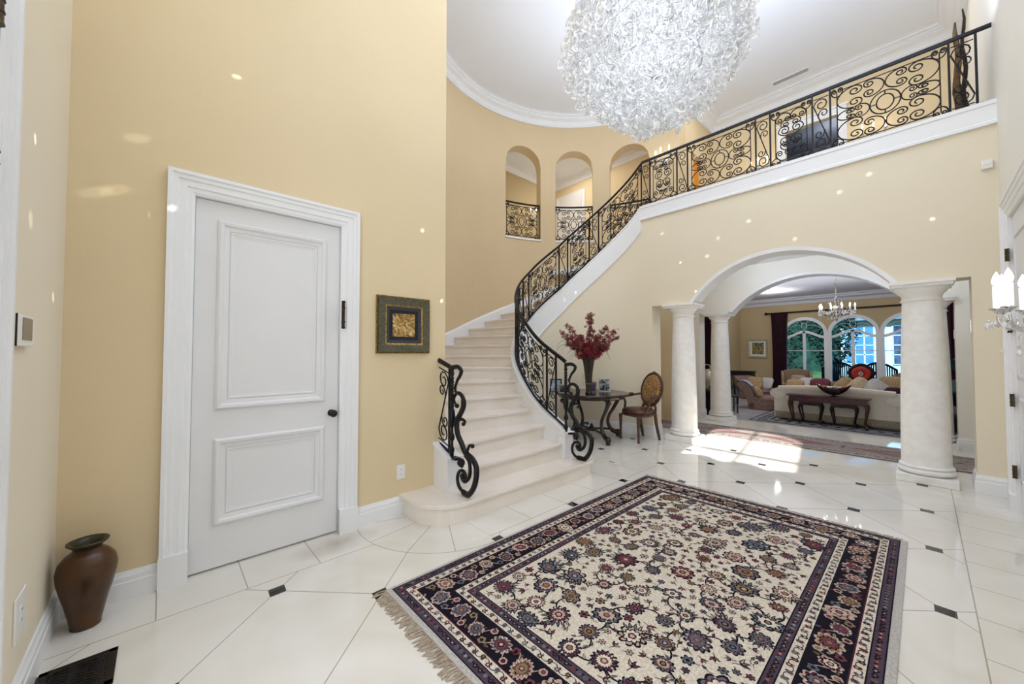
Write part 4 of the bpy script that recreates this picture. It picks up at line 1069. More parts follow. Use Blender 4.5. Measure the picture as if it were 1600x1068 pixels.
# floor vent
t = thing('floor_vent', 'dark bronze floor register with a scroll grille in the bottom left corner', 'vent', (-2.55, -.24, 0))
m = M(); x0, x1, y0, y1 = -2.66, -2.385, -.372, -.13
for a, b in (((x0, y0), (x1, y0+.03)), ((x0, y1-.03), (x1, y1)), ((x0, y0), (x0+.03, y1)), ((x1-.03, y0), (x1, y1))): m.box((*a, 0), (*b, .006))
m.build('rim', BRONZE if False else DARKBR, t, world=True, bevel=.002)
m = M(); m.box((x0+.02, y0+.02, .0005), (x1-.02, y1-.02, .0015)); m.build('duct_shade_sheet', BLACKM, t, world=True)  # flat black sheet for the shade inside the duct, no real opening
m = M()
for i in range(7):
    y = y0+.04+(y1-y0-.08)*i/6; m.box((x0+.03, y-.0025, .002), (x1-.03, y+.0025, .0055))
for i in range(12):
    a = x0+.02+(x1-x0-.06)*i/11; m.tube([(a, y0+.03, .004), (a+.02, (y0+y1)/2-.03, .004), (a, (y0+y1)/2, .004), (a+.02, y1-.06, .004), (a+.01, y1-.03, .004)], .0022, 4)
m.build('grille', DARKBR, t, world=True)
# thermostat + outlets + motion sensor
def plate(name, label, cat, loc, rz, w, h, d, kind):
    t = thing(name, label, cat, loc, rz)     # local +y is out of the wall
    m = M(); m.box((-w/2, 0, -h/2), (w/2, d, h/2)); m.build('cover_plate', WHITEP, t, bevel=.003)
    if kind == 'outlet':
        for s in (-1, 1):
            m = M(); m.lathe([(.016, 0), (.016, .002)], seg=16); q = m.build('receptacle', WHITEP, t); q.location = (0, d, s*.02); q.rotation_euler = (-pi/2, 0, 0)
            m = M()
            for a in (-.006, .006): m.box((a-.001, .0018, -.005), (a+.001, .0026, .004))
            m.build('slot', BLACKM, t).location = (0, d, s*.02)
    elif kind == 'screen':
        m = M(); m.box((-w*.36, d-.001, -h*.3), (w*.16, d+.002, h*.42)); m.build('display', GREYP, t)
        m = M(); m.box((w*.47, d-.001, -h*.5), (w*.5, d+.003, h*.5)); m.build('side_trim', DARKBR, t)
    else:
        m = M(); m.box((-w*.35, d, -h*.1), (w*.35, d+.002, h*.4)); m.build('sensor_lens', WHITEP, t, bevel=.002)
    return t
plate('thermostat', 'white thermostat with a grey-brown screen on the left edge wall', 'thermostat', (-2.275, YN, 1.50), 0, .26, .115, .022, 'screen')
plate('wall_outlet', 'white wall outlet low on the wall beside the brown urn', 'outlet', (-2.44, YN, .385), 0, .15, .17, .008, 'outlet')
plate('wall_outlet', 'white wall outlet between the white door and the first stair step', 'outlet', (XL, 1.567, .365), -pi/2, .08, .125, .007, 'outlet')
t = plate('motion_sensor', 'small white motion sensor high in the corner above the right column', 'sensor', (.475, YA-.0, 3.315), pi, .075, .085, .035, 'sensor')
# framed picture on the left wall
def framed(name, label, cat, loc, rz, W, H, bands, art, d=.03, group=None):
    """bands: [(name, inset, depth, material)] outer to inner; local +y out"""
    t = thing(name, label, cat, loc, rz, group)
    for i, (nm, i0, i1, dep, mt) in enumerate(bands):
        m = M(); w0, h0, w1, h1 = W/2-i0, H/2-i0, W/2-i1, H/2-i1
        vs = []
        for (w, h, y) in ((w0, h0, .0), (w0, h0, dep), (w1, h1, dep*.8), (w1, h1, .0)):
            vs += [(-w, y, -h), (w, y, -h), (w, y, h), (-w, y, h)]
        fs = [(r*4+j, r*4+(j+1) % 4, (r+1)*4+(j+1) % 4, (r+1)*4+j) for r in range(3) for j in range(4)]+[(12+j, 12+(j+1) % 4, (j+1) % 4, j) for j in range(4)]
        m.add(vs, fs); m.build(nm, mt, t)
    w, h = W/2-bands[-1][2], H/2-bands[-1][2]
    m = M(); m.box((-w, 0, -h), (w, .008, h)); m.build('artwork', art, t)
    return t
def artmat(name, cols, scale, dist=2.):
    m = bpy.data.materials.new(name); m.use_nodes = True; nt = m.node_tree; N = nt.nodes; b = N['Principled BSDF']; b.inputs['Roughness'].default_value = .3
    tc = N.new('ShaderNodeTexCoord'); nz = N.new('ShaderNodeTexNoise'); nz.inputs['Scale'].default_value = scale; nz.inputs['Detail'].default_value = 5; nz.inputs['Distortion'].default_value = dist
    r = N.new('ShaderNodeValToRGB'); nt.links.new(tc.outputs['Object'], nz.inputs['Vector']); nt.links.new(nz.outputs['Fac'], r.inputs['Fac'])
    e = r.color_ramp.elements; k = len(cols)
    for i, c in enumerate(cols):
        p = .3+.4*i/(k-1)
        if i == 0: e[0].position = p; e[0].color = lin(c)+(1,)
        elif i == k-1: e[-1].position = p; e[-1].color = lin(c)+(1,)
        else: q = e.new(p); q.color = lin(c)+(1,)
    nt.links.new(r.outputs[0], b.inputs['Base Color']); return m
GREENF = mat('frame_green_gilt', (98, 96, 76), .5, metal=.1, noise=(80, (70, 66, 48), 4))
MATTE = mat('mat_board_black', (26, 24, 30), .6, noise=(10, (20, 20, 26)))
MATB = mat('mat_board_slate', (56, 60, 72), .6, noise=(10, (50, 54, 64)))
framed('framed_picture', 'gold textured square picture in a dark green frame left of the staircase', 'picture', (XL, 1.583, 1.66), -pi/2, .51, .50,
       [('outer_frame', 0, .012, .02, GOLD), ('frame', .012, .075, .035, GREENF), ('inner_frame', .075, .09, .026, GOLD), ('mat_board', .09, .118, .014, MATB), ('mat_board', .118, .148, .011, MATTE)],
       artmat('gilt_collage', [(60, 36, 34), (120, 84, 44), (170, 132, 66), (206, 176, 110), (214, 206, 190)], 18))

# ---------------------------------------------------------------- hall table
TX, TY = -3.74, 5.24
t = thing('console_table', 'round dark mahogany table with carved scroll legs in the stair niche', 'table', (TX, TY, 0), radians(20))
R_ = .595
m = M(); m.lathe([(R_-.07, .675), (R_-.05, .69), (R_-.045, .715), (R_-.015, .722), (R_, .733), (R_, .75), (R_-.01, .76)], seg=56); m.build('tabletop', WOOD, t, smooth=True, auto=35)
for i in range(4):
    a = pi/4+i*pi/2
    def P(r, z): return (r*cos(a), r*sin(a), z)
    m = M(); cv = smooth_pts([P(.47, .69), P(.50, .62), P(.43, .50), P(.33, .36), P(.31, .24), P(.38, .12), P(.50, .07)], 5)
    n = len(cv); m.tube(cv, [.042-.016*sin(pi*j/(n-1)) for j in range(n)], 8); m.ball(P(.50, .075), .05, 12); m.ball(P(.535, .64), .034, 10); m.lathe([(.02, 0), (.035, .01), (.035, .03), (.02, .04)], P(.50, 0), 12); m.build('leg', WOODM if i in (0,) else WOOD, t, smooth=True)
m = M()
for i in range(4):
    a = pi/4+i*pi/2; m.tube(smooth_pts([(.40*cos(a), .40*sin(a), .13), (.2*cos(a), .2*sin(a), .15), (0, 0, .16)]), .02, 8)
m.lathe([(.07, .13), (.08, .15), (.07, .18), (.03, .2), (.025, .23), (.001, .25)], seg=18); m.build('stretcher', WOOD, t, smooth=True)
def tpos(px, py): return (px, py)
# photo frames standing on the table
def photo_frame(label, loc, rz, w, h, fm, cols, b=.018):
    t = thing('photo_frame', label, 'photo frame', loc, rz)
    tl = .2
    def put(o): o.rotation_euler = (tl, 0, 0); return o
    m = M()
    for a, c in (((-w/2, 0), (w/2, b)), ((-w/2, h-b), (w/2, h)), ((-w/2, 0), (-w/2+b, h)), ((w/2-b, 0), (w/2, h))): m.box((a[0], -.014, a[1]), (c[0], 0, c[1]))
    put(m.build('frame', fm, t, bevel=.002))
    m = M(); m.box((-w/2+b, -.006, b), (w/2-b, -.004, h-b)); put(m.build('photograph', artmat('photo_print', cols, 16, 1.), t))
    m = M(); m.add([(-.02, 0, h*.75), (.02, 0, h*.75), (.02, h*.36, 0), (-.02, h*.36, 0)], [(0, 1, 2, 3)]); m.build('easel_back', BLACKM, t)
    return t
face = radians(42)
TZ = .761
photo_frame('white photo frame standing rightmost on the round table', (-3.62, 5.45, TZ), face-.35, .20, .235, WHITEP, [(20, 20, 24), (60, 62, 66), (200, 206, 210), (240, 240, 240)])
photo_frame('gold photo frame with a blue picture standing right of the flower vase', (-3.70, 5.19, TZ), face+.05, .155, .185, SILVER, [(60, 50, 40), (70, 80, 150), (130, 110, 90), (210, 190, 160)])
photo_frame('silver landscape photo frame standing left of the flower vase', (-3.93, 4.78, TZ), face+.1, .20, .15, SILVER, [(14, 18, 26), (30, 40, 60), (90, 100, 110), (200, 200, 200)])
photo_frame('black photo frame standing leftmost on the table behind the volute', (-4.12, 4.78, TZ), face+.1, .19, .23, BLACKM, [(20, 26, 40), (140, 160, 190), (210, 220, 235), (90, 90, 90)])
# flower arrangement
VX, VY = -3.62, 5.0
t = thing('flower_arrangement', 'tall vase of dark red orchids and grasses on the round table', 'flowers', (VX, VY, TZ))
m = M(); pr = [(.055, 0), (.058, .006), (.045, .03), (.048, .10), (.055, .22), (.066, .34), (.082, .46), (.10, .56), (.104, .58), (.098, .58), (.076, .46), (.05, .2), (.035, .04)]
m.lathe(pr, seg=28); m.build('vase', VASEG, t, smooth=True)
m = M(); m.tube([(.053*cos(i*pi/12), .053*sin(i*pi/12), .16) for i in range(24)], .006, 6, closed=True)
for i in range(3): m.tube(smooth_pts([(.05*cos(i*2), .05*sin(i*2), .16), (.1*cos(i*2), .1*sin(i*2), .22+.05*i), (.12*cos(i*2+.6), .12*sin(i*2+.6), .14)]), .002, 4)
m.build('wire_band', GOLD, t, smooth=True)
rn = random.Random(4)
STEMM = mat('flower_stem', (74, 66, 40), .7, noise=(20, (54, 56, 32))); LEAFM = mat('grass_blade', (96, 92, 58), .6, noise=(14, (70, 76, 44)))
PET = [mat('petal_crimson', (150, 24, 46), .6, noise=(30, (112, 18, 36))), mat('petal_wine', (116, 22, 40), .6, noise=(30, (90, 20, 34))), mat('petal_rose', (176, 62, 76), .6, noise=(30, (150, 40, 60))), mat('petal_bud', (122, 84, 60), .7, noise=(30, (92, 88, 50)))]
# camera-facing plane of the bouquet is not used: spikes fan out in all directions
spikes = [(-.05, .10, 1.52, 0), (.10, -.05, 1.50, 1), (-.34, -.20, 1.28, 2), (-.30, -.42, 1.12, 0), (-.12, -.46, 1.02, 1), (-.26, -.30, .88, 0), (.22, .30, 1.24, 2), (.40, .28, 1.14, 0), (.34, .40, 1.02, 1), (.30, .16, .82, 0), (.16, .36, .78, 2), (-.36, .22, 1.06, 1), (.36, -.22, 1.02, 0), (.02, -.28, .86, 0), (.12, .12, 1.02, 2), (-.10, -.14, 1.02, 0)]
for sx, sy, sz, kind in spikes:
    sz = .58+(sz-.58)*.72; sx *= .86; sy *= .86
    base = (rn.uniform(-.03, .03), rn.uniform(-.03, .03), .35)
    cv = smooth_pts([base, (sx*.22, sy*.22, .58), (sx*.6, sy*.6, .58+(sz-.58)*.68), (sx, sy, sz)], 6)
    m = M(); m.tube(cv, .0045, 5); sp = m.build('flower_spike', STEMM, t, smooth=True)
    mm = Rug(); n = len(cv); mm.cur = 0
    for i in range(int(n*.42), n):
        p = cv[i]; q = (i/(n-1))
        for j in range(6):
            r = .036*(1.25-q*.6); o = .075*(1.15-q*.7)
            c = tuple(p[d]+rn.uniform(-o, o) for d in range(3)); nx, ny, nz = rn.gauss(0, 1), rn.gauss(0, 1), rn.gauss(0, 1)
            l = sqrt(nx*nx+ny*ny+nz*nz) or 1; nrm = (nx/l, ny/l, nz/l)
            u = (-nrm[1], nrm[0], 0); l = sqrt(u[0]**2+u[1]**2) or 1; u = (u[0]/l, u[1]/l, 0); w = (nrm[1]*u[2]-nrm[2]*u[1], nrm[2]*u[0]-nrm[0]*u[2], nrm[0]*u[1]-nrm[1]*u[0])
            mm.cur = 3 if (q > .93 and rn.random() < .6) else rn.choice((kind % 3, 0, 1, 0))
            for k in range(5):
                a = 2*pi*k/5; b1, b2 = a-.42, a+.42
                f = lambda rr, an, h: tuple(c[d]+rr*(u[d]*cos(an)+w[d]*sin(an))+nrm[d]*h for d in range(3))
                mm.add([c, f(r*.7, b1, r*.25), f(r*1.15, a, r*.45), f(r*.7, b2, r*.25)], [(0, 1, 2, 3)])
    mm.build('blossoms', PET, sp, smooth=True, fix=False)
for i in range(26):
    a = rn.uniform(0, 2*pi); l = rn.uniform(.28, .55); d = rn.uniform(-.1, .35)
    P = smooth_pts([(.03*cos(a), .03*sin(a), .5), (l*.4*cos(a), l*.4*sin(a), .68+d*.3), (l*.8*cos(a), l*.8*sin(a), .70+d*.5), (l*1.1*cos(a+.2), l*1.1*sin(a+.2), .56+d*.6)], 5)
    m = M(); n = len(P); m.tube(P, [.0075*(1-.85*j/n) for j in range(n)], 4, flat=.3); m.build('grass_blade', LEAFM, t)
m = M(); m.cushion((-.05, -.10, .66), .05, .05, .045); m.build('peach_bloom', mat('petal_peach', (206, 150, 120), .7, noise=(40, (170, 104, 84))), t, smooth=True)
m = M()
for i in range(60):
    a = rn.uniform(0, 2*pi); r = rn.uniform(.0, .12); z = rn.uniform(.52, .72); m.tube([(r*cos(a), r*sin(a), z), (r*cos(a)+rn.uniform(-.05, .05), r*sin(a)+rn.uniform(-.05, .05), z+rn.uniform(.0, .07))], .012, 4, flat=.25)
q = m.build('foliage', LEAFM, t); q['kind'] = 'stuff'

# ---------------------------------------------------------------- armchair
def armchair(label, loc, rz):
    t = thing('oval_back_armchair', label, 'chair', loc, rz)    # faces local +x
    W = WOODM
    m = M(); ring = []
    for (s, z) in ((.94, .395), (1., .41), (1., .43), (.93, .44)): ring.append([(.235*s*(abs(cos(a))**.7)*(1 if cos(a) > 0 else -1)+.0, .245*s*(abs(sin(a))**.7)*(1 if sin(a) > 0 else -1)*(1.03 if cos(a) > 0 else .9), z) for a in [2*pi*i/32 for i in range(32)]])
    m.loft(ring); m.build('seat_rail', W, t, smooth=True, auto=40)
    m = M(); ring = []
    for (s, z) in ((.95, .435), (1., .455), (.98, .485), (.8, .51), (.4, .525), (.05, .528)): ring.append([(.23*s*(abs(cos(a))**.7)*(1 if cos(a) > 0 else -1), .24*s*(abs(sin(a))**.7)*(1 if sin(a) > 0 else -1)*(1.03 if cos(a) > 0 else .9), z) for a in [2*pi*i/32 for i in range(32)]])
    m.loft(ring); m.build('seat', LEATHER, t, smooth=True)
    for sx, sy in ((1, 1), (1, -1)):
        m = M(); m.lathe([(.024, .0), (.018, .02), (.016, .05), (.02, .2), (.026, .33), (.022, .345), (.03, .36), (.03, .41)], (sx*.20, sy*.20, 0), 10); m.build('leg', W, t, smooth=True)
    for sy in (1, -1):
        m = M(); m.tube(smooth_pts([(-.19, sy*.17, .42), (-.21, sy*.175, .25), (-.26, sy*.18, .04), (-.27, sy*.18, 0)]), [.026]*5+[.024]*5+[.019]*6, 8); m.build('leg', W, t, smooth=True)
    # oval back, tilted
    def bp(y, z, d=0.): return (-.215-.22*(z-.44)+d, y, z)
    cz, ry, rz_ = .80, .215, .265
    m = M(); m.tube([bp(ry*cos(a), cz+rz_*sin(a)) for a in [2*pi*i/40 for i in range(40)]], .022, 8, closed=True)
    for sy in (1, -1): m.tube(smooth_pts([bp(sy*.15, .42), bp(sy*.14, .50), bp(sy*.11, .575)]), .02, 8)
    m.ball(bp(0, cz+rz_+.012), .025, 10); m.build('back_frame', W, t, smooth=True)
    m = M(); rings = []
    for s, d in ((.98, -.018), (1., 0), (.98, .02), (.75, .04), (.3, .05), (.02, .052)): rings.append([bp(ry*.93*s*cos(a), cz+rz_*.94*s*sin(a), d) for a in [2*pi*i/32 for i in range(32)]])
    m.loft(rings); m.build('backrest', PATFAB, t, smooth=True)
    m = M(); rings = []
    for s, d in ((.96, -.016), (.75, -.026), (.3, -.03), (.02, -.031)): rings.append([bp(ry*.93*s*cos(a), cz+rz_*.94*s*sin(a), d) for a in [2*pi*i/32 for i in range(32)]])
    m.loft(rings); m.build('back_panel', LEATHER, t, smooth=True)
    for sy in (1, -1):
        m = M(); m.tube(smooth_pts([bp(sy*.20, .72), (-.16, sy*.255, .70), (.0, sy*.275, .675), (.06, sy*.275, .655), (.04, sy*.265, .58), (.07, sy*.245, .50), (.10, sy*.235, .42)], 5), .018, 8)
        m.build('arm', W, t, smooth=True)
        m = M(); m.tube([(-.13, sy*.262, .715), (-.06, sy*.268, .712), (.0, sy*.27, .70)], [.02, .028, .02], 8); m.build('arm_pad', LEATHER, t, smooth=True)
    return t
armchair('carved armchair with an oval patterned back and brown leather seat beside the round table', (-3.17, 5.74, 0), radians(253))
# driftwood sculpture upstairs
t = thing('driftwood_sculpture', 'tall weathered driftwood sculpture standing on the balcony behind the railing', 'sculpture', (.33, 6.62, ZF))
DW = mat('driftwood', (120, 92, 62), .85, noise=(18, (60, 44, 34), 6), bump=(30, .5))
DW2 = mat('driftwood_dark', (44, 32, 28), .85, noise=(18, (28, 22, 20), 6), bump=(30, .5))
rn = random.Random(6)
m = M(); m.tube([(0+.01*sin(i), .01*cos(i*1.7), .05+1.2*i/12) for i in range(13)], [.02, .03, .038, .034, .038, .03, .028, .03, .026, .022, .024, .018, .008], 7); m.build('trunk', DW, t, smooth=True)
m = M(); m.tube([(.05+.012*sin(i*1.3), -.02, .0+1.36*i/12) for i in range(13)], [.018, .02, .024, .02, .018, .02, .018, .018, .016, .014, .015, .012, .006], 7); m.build('trunk', DW2, t, smooth=True)
m = M(); m.lathe([(.12, 0), (.12, .04), (.10, .05)], seg=20); m.build('base', BLACKM, t)
# ================================================================== LIVING ROOM (sunken)
CREAMF = mat('sofa_cream_chenille', (234, 226, 212), .9, noise=(40, (224, 214, 196), 3), bump=(160, .2))
TAUPE = mat('taupe_upholstery', (142, 116, 106), .9, noise=(30, (120, 94, 82), 3))
TAN = mat('tan_upholstery', (150, 130, 104), .9, noise=(30, (138, 118, 94), 3))
BURG = mat('burgundy_velvet', (60, 14, 30), .8, noise=(8, (40, 10, 22), 3))
BURG2 = mat('crimson_silk', (104, 22, 36), .55, noise=(8, (84, 16, 30), 3))
GOLDF = mat('gold_silk', (176, 146, 100), .5, noise=(20, (156, 126, 84), 3))
PALEF = mat('silver_silk', (200, 198, 196), .5, noise=(20, (180, 176, 172), 3))
THROW = mat('pale_blue_throw', (176, 178, 196), .9, noise=(30, (160, 160, 182), 3))
LWALL = mat('living_wall_tan', (196, 176, 136), .8, noise=(1, (192, 172, 132)))
FRINGE = mat('sofa_fringe', (196, 182, 156), .9, noise=(60, (150, 136, 112), 2))
# window wall
WC = [-3.2, -1.75, -.30, 1.15, 2.6]; HWW = .665; WSP, WTOP = 2.15, .60   # half width, spring height, rise
WBOT = LRZ+.35
LX0, LX1 = -5.47, 6.4
def warch(c, hw, z0, rise, n=18): return [(c-hw*cos(pi*i/n), z0+rise*sin(pi*i/n)) for i in range(n+1)]
m = M()
m.box((LX0, LRY, LRZ), (LX1, LRY+.2, WBOT)); m.box((LX0, LRY, WBOT), (WC[0]-HWW, LRY+.2, 3.8)); m.box((WC[-1]+HWW, LRY, WBOT), (LX1, LRY+.2, 3.8))
for a, b in zip(WC, WC[1:]): m.box((a+HWW, LRY, WBOT), (b-HWW, LRY+.2, 3.8))
for c in WC:
    A = warch(c, HWW, WSP, WTOP); m.prism_y([(c-HWW, 3.8)]+A+[(c+HWW, 3.8)], LRY, LRY+.2)
struct(m.build('wall_living_window', LWALL))
m = M(); m.box((LX0-.15, WB+.3, LRZ), (LX0, LRY+.2, 3.8)); struct(m.build('wall_living_left', LWALL))
m = M(); m.box((LX1, WB+.3, LRZ), (LX1+.1, LRY+.2, 3.8)); struct(m.build('wall_living_right', LWALL))
LC = mat('living_ceiling_paint', (214, 214, 218), .8, noise=(1, (210, 210, 214)))
m = M(); m.box((LX0, WB, 3.62), (LX1+.1, LRY+.2, 3.72)); struct(m.build('ceiling_living', LC))
m = M(); m.sweep([(LX0, WB+.3, 3.62), (LX0, LRY, 3.62), (LX1, LRY, 3.62)], [(-a, b) for a, b in crown(.42, .26)]); struct(m.build('trim_18', LC, smooth=True, auto=35))
for i, c in enumerate(WC):
    m = M(); y0, y1 = LRY-.02, LRY+.12
    def band(o, ii): 
        m.prism_y(o+ii[::-1], y0, y1)
    band([(c-HWW-.06, WBOT), (c-HWW-.06, WSP)]+warch(c, HWW+.06, WSP, WTOP+.07)[1:-1]+[(c+HWW+.06, WSP), (c+HWW+.06, WBOT)], [(c-HWW+.05, WBOT), (c-HWW+.05, WSP)]+warch(c, HWW-.05, WSP, WTOP-.05)[1:-1]+[(c+HWW-.05, WSP), (c+HWW-.05, WBOT)])
    wv = lambda x: 2.12+.115*cos(pi*(x-c)/HWW)
    xs = [c-HWW+2*HWW*j/24 for j in range(25)]
    m.prism_y([(x, wv(x)+.05) for x in xs]+[(x, wv(x)-.05) for x in xs[::-1]], y0+.01, y1-.02)
    m.box((c-.045, y0+.01, WBOT), (c+.045, y1-.02, 2.25)); m.box((c-HWW, y0, WBOT-.04), (c+HWW, y1, WBOT+.06))
    m.box((c-HWW, LRY+.03, 1.47), (c+HWW, LRY+.06, 1.495))
    m.tube([(c+.085*cos(a), LRY+.05, 2.46+.13*sin(a)) for a in [2*pi*j/20 for j in range(20)]], .011, 5, closed=True)
    for s in (-1, 1): m.tube(smooth_pts([(c, LRY+.05, 2.75), (c+s*.10, LRY+.05, 2.66), (c+s*.07, LRY+.05, 2.56)]), .009, 5); m.tube(smooth_pts([(c+s*.08, LRY+.05, 2.46), (c+s*.3, LRY+.05, 2.5), (c+s*.55, LRY+.05, 2.33)]), .008, 5)
    w = struct(m.build('window_%d' % (i+4), TRIM))
    m = M(); m.add([(c-HWW, LRY+.045, WBOT), (c+HWW, LRY+.045, WBOT), (c+HWW, LRY+.045, 2.8), (c-HWW, LRY+.045, 2.8)], [(0, 1, 2, 3)]); m.build('pane', PANE, w)
# curtains
t = thing('curtain_rod', 'dark curtain rod running above the arched living room windows', 'curtain rod', (-4.4, LRY-.14, 3.03))
m = M(); m.tube([(-4.4, LRY-.14, 3.03), (3.6, LRY-.14, 3.07)], .028, 8); m.build('rod', DARKBR, t, smooth=True, world=True)
m = M(); m.ball((-4.45, LRY-.14, 3.03), .06, 10); m.lathe([(.035, -.03), (.035, .03)], (-4.38, LRY-.14, 3.03), 8); m.build('finial', DARKBR, t, smooth=True, world=True)
def curtain(label, x0, x1, y=LRY-.15, ztop=3.02, rot=None):
    m = M(); n = 60; rings = []
    for z, q in ((ztop, 1.), (ztop-.25, .92), (1.8, .86), (1.0, .80), (.3, .86), (LRZ+.02, .95)):
        c = (x0+x1)/2; h = (x1-x0)/2*q
        ring = [(c-h+2*h*i/n, y-.05*sin(i*2*pi/7.)-.02, z) for i in range(n+1)]+[(c+h-2*h*i/n, y+.03-.05*sin((n-i)*2*pi/7.), z) for i in range(n+1)]
        rings.append(ring)
    m.loft(rings)
    return m.build('curtain', BURG, smooth=True)
tag(curtain('', -4.28, -3.70), 'dark burgundy curtain hanging left of the arched living room windows', 'curtain')
tag(curtain('', .15, 1.3, y=LRY-.3), 'dark curtain in the far living room seen right of the large column', 'curtain')
# living room rug
g = Rug(); RD = mat('living_rug_dark', (48, 48, 54), .95, noise=(40, (36, 36, 42), 2)); RL = mat('living_rug_grey', (150, 150, 150), .95, noise=(40, (130, 128, 128), 2))
x0, x1, y0, y1 = -3.05, .6, 11.05, 15.5; z = LRZ+.008
g.box((x0, y0, LRZ), (x1, y1, z-.0005)); g.mi = [0]*len(g.mi)
for k, (d, c) in enumerate(((0, 0), (.04, 1), (.14, 0), (.18, 1), (.36, 0), (.42, 1), (.5, 0))): g.rect(x0+d, y0+d, x1-d, y1-d, z+.0006*k, c)
for i in range(14):
    x = x0+.3+(x1-x0-.6)*i/13; g.blob(x, y0+.27, .07, 4, .3, z+.005, 0, n=12)
for i in range(16): g.blob(x0+.27, y0+.3+i*.26, .07, 4, .3, z+.005, 0, n=12)
tag(g.build('living_rug', [RD, RL], fix=False), 'dark grey bordered rug under the cream sofa', 'rug')
# sofa, back to the camera
SX0, SX1, SY = -2.58, -.42, 11.86
t = thing('cream_sofa', 'cream sofa with fringed skirt seen from behind the rosewood console', 'sofa', ((SX0+SX1)/2, SY+.45, LRZ+.012))
m = M(); m.box((SX0+.08, SY+.02, LRZ+.08), (SX1-.0, SY+.95, LRZ+.42)); m.build('base', CREAMF, t, world=True, bevel=.03)
def sofa_back(x, zt, thick): return [(x, SY, LRZ+.05), (x, SY-.02, LRZ+.4), (x, SY-.03, zt-.14), (x, SY-.07, zt-.08), (x, SY-.05, zt-.015), (x, SY+.03, zt), (x, SY+thick, zt-.05), (x, SY+thick+.05, LRZ+.3), (x, SY+thick+.05, LRZ+.05)]
m = M(); m.loft([sofa_back(x, .53+.05*sin(pi*(x-SX0)/(SX1-SX0))+.02, .2) for x in [SX0+(SX1-SX0)*i/16 for i in range(17)]]); m.build('backrest', CREAMF, t, smooth=True, auto=60, world=True)
for sx in (SX0-.02, SX1+.02):
    m = M(); m.loft([[(sx+.15*cos(a)*1.1, y, .36+LRZ*0+.13*sin(a)) for a in [2*pi*i/14 for i in range(14)]] for y in (SY-.04, SY+.3, SY+.9)]); m.box((sx-.08, SY, LRZ+.05), (sx+.10, SY+.9, .36)); m.build('arm', CREAMF, t, smooth=True, auto=50, world=True)
m = M(); [m.cushion((SX0+.42+.7*i, SY+.58, LRZ+.48), .34, .34, .10) for i in range(3)]; m.build('seat_cushions', CREAMF, t, smooth=True, world=True)
m = M(); rn = random.Random(1)
for i in range(150):
    x = SX0-.06+(SX1-SX0+.12)*i/149; m.tube([(x, SY-.012, LRZ+.19), (x+rn.uniform(-.004, .004), SY-.016, LRZ+.02)], .0055, 4)
m.box((SX0-.08, SY-.012, LRZ+.18), (SX1+.08, SY, LRZ+.2)); q = m.build('fringe', FRINGE, t, world=True, fix=False); q['kind'] = 'stuff'
# console behind the sofa
def cabriole(m, x, y, z0, h, sx, sy, r=.035):
    P = smooth_pts([(x, y, z0+h), (x+sx*.03, y+sy*.03, z0+h*.82), (x+sx*.01, y+sy*.01, z0+h*.5), (x-sx*.012, y-sy*.012, z0+h*.2), (x+sx*.02, y+sy*.02, z0+.02)], 5)
    n = len(P); m.tube(P, [r*1.25-r*.75*sin(pi*.5*min(1, i/(n*.8)))+(.3*r if i > n-3 else 0) for i in range(n)], 8); m.ball((x+sx*.03, y+sy*.03, z0+.025), r*.95, 8)
KX0, KX1, KY0, KY1 = -2.33, -.80, 11.40, 11.76
KT = .385
t = thing('rosewood_console', 'long rosewood console table with cabriole legs standing behind the cream sofa', 'table', ((KX0+KX1)/2, (KY0+KY1)/2, LRZ+.012))
m = M(); m.box((KX0, KY0, KT-.03), (KX1, KY1, KT)); m.build('tabletop', WOODR, t, world=True, bevel=.008)
m = M(); m.box((KX0+.05, KY0+.03, KT-.15), (KX1-.05, KY1-.03, KT-.03)); m.box((KX0+.03, KY0+.02, KT-.155), (KX1-.03, KY0+.05, KT-.14)); m.build('apron', WOODR, t, world=True, bevel=.006)
m = M()
for i in range(9): m.lathe([(.001, -.012), (.02, -.006), (.001, .0)], (KX0+.2+i*(KX1-KX0-.4)/8, KY0+.028, KT-.09), 8)
m.build('carving', WOODM, t, world=True)
for x, sx in ((KX0+.09, -1), (KX1-.09, 1)):
    for y, sy in ((KY0+.07, -1), (KY1-.07, 1)):
        m = M(); cabriole(m, x, y, LRZ+.012, KT-.14-LRZ, sx, sy); m.build('leg', WOODM, t, smooth=True, world=True)
# stools
def stool(label, x0, x1):
    t = thing('footstool', label, 'stool', ((x0+x1)/2, 11.62, LRZ+.012), 0, 'footstools under the console')
    w = (x1-x0)/2; z = .50
    m = M(); m.cushion((0, 0, z), w, .17, .035, e=.25); m.build('seat', LEATHER, t, smooth=True)
    m = M(); m.box((-w+.02, -.15, z-.07), (w-.02, .15, z-.02)); m.build('apron', BLACKM, t, bevel=.006)
    for sx in (-1, 1):
        for sy in (-1, 1):
            m = M(); cabriole(m, sx*(w-.05), sy*.12, 0, z-.04, sx, sy, .026); m.build('leg', BLACKM, t, smooth=True)
    return t
stool('left black cabriole footstool tucked under the rosewood console', -2.10, -1.64)
stool('right black cabriole footstool tucked under the rosewood console', -1.50, -1.02)
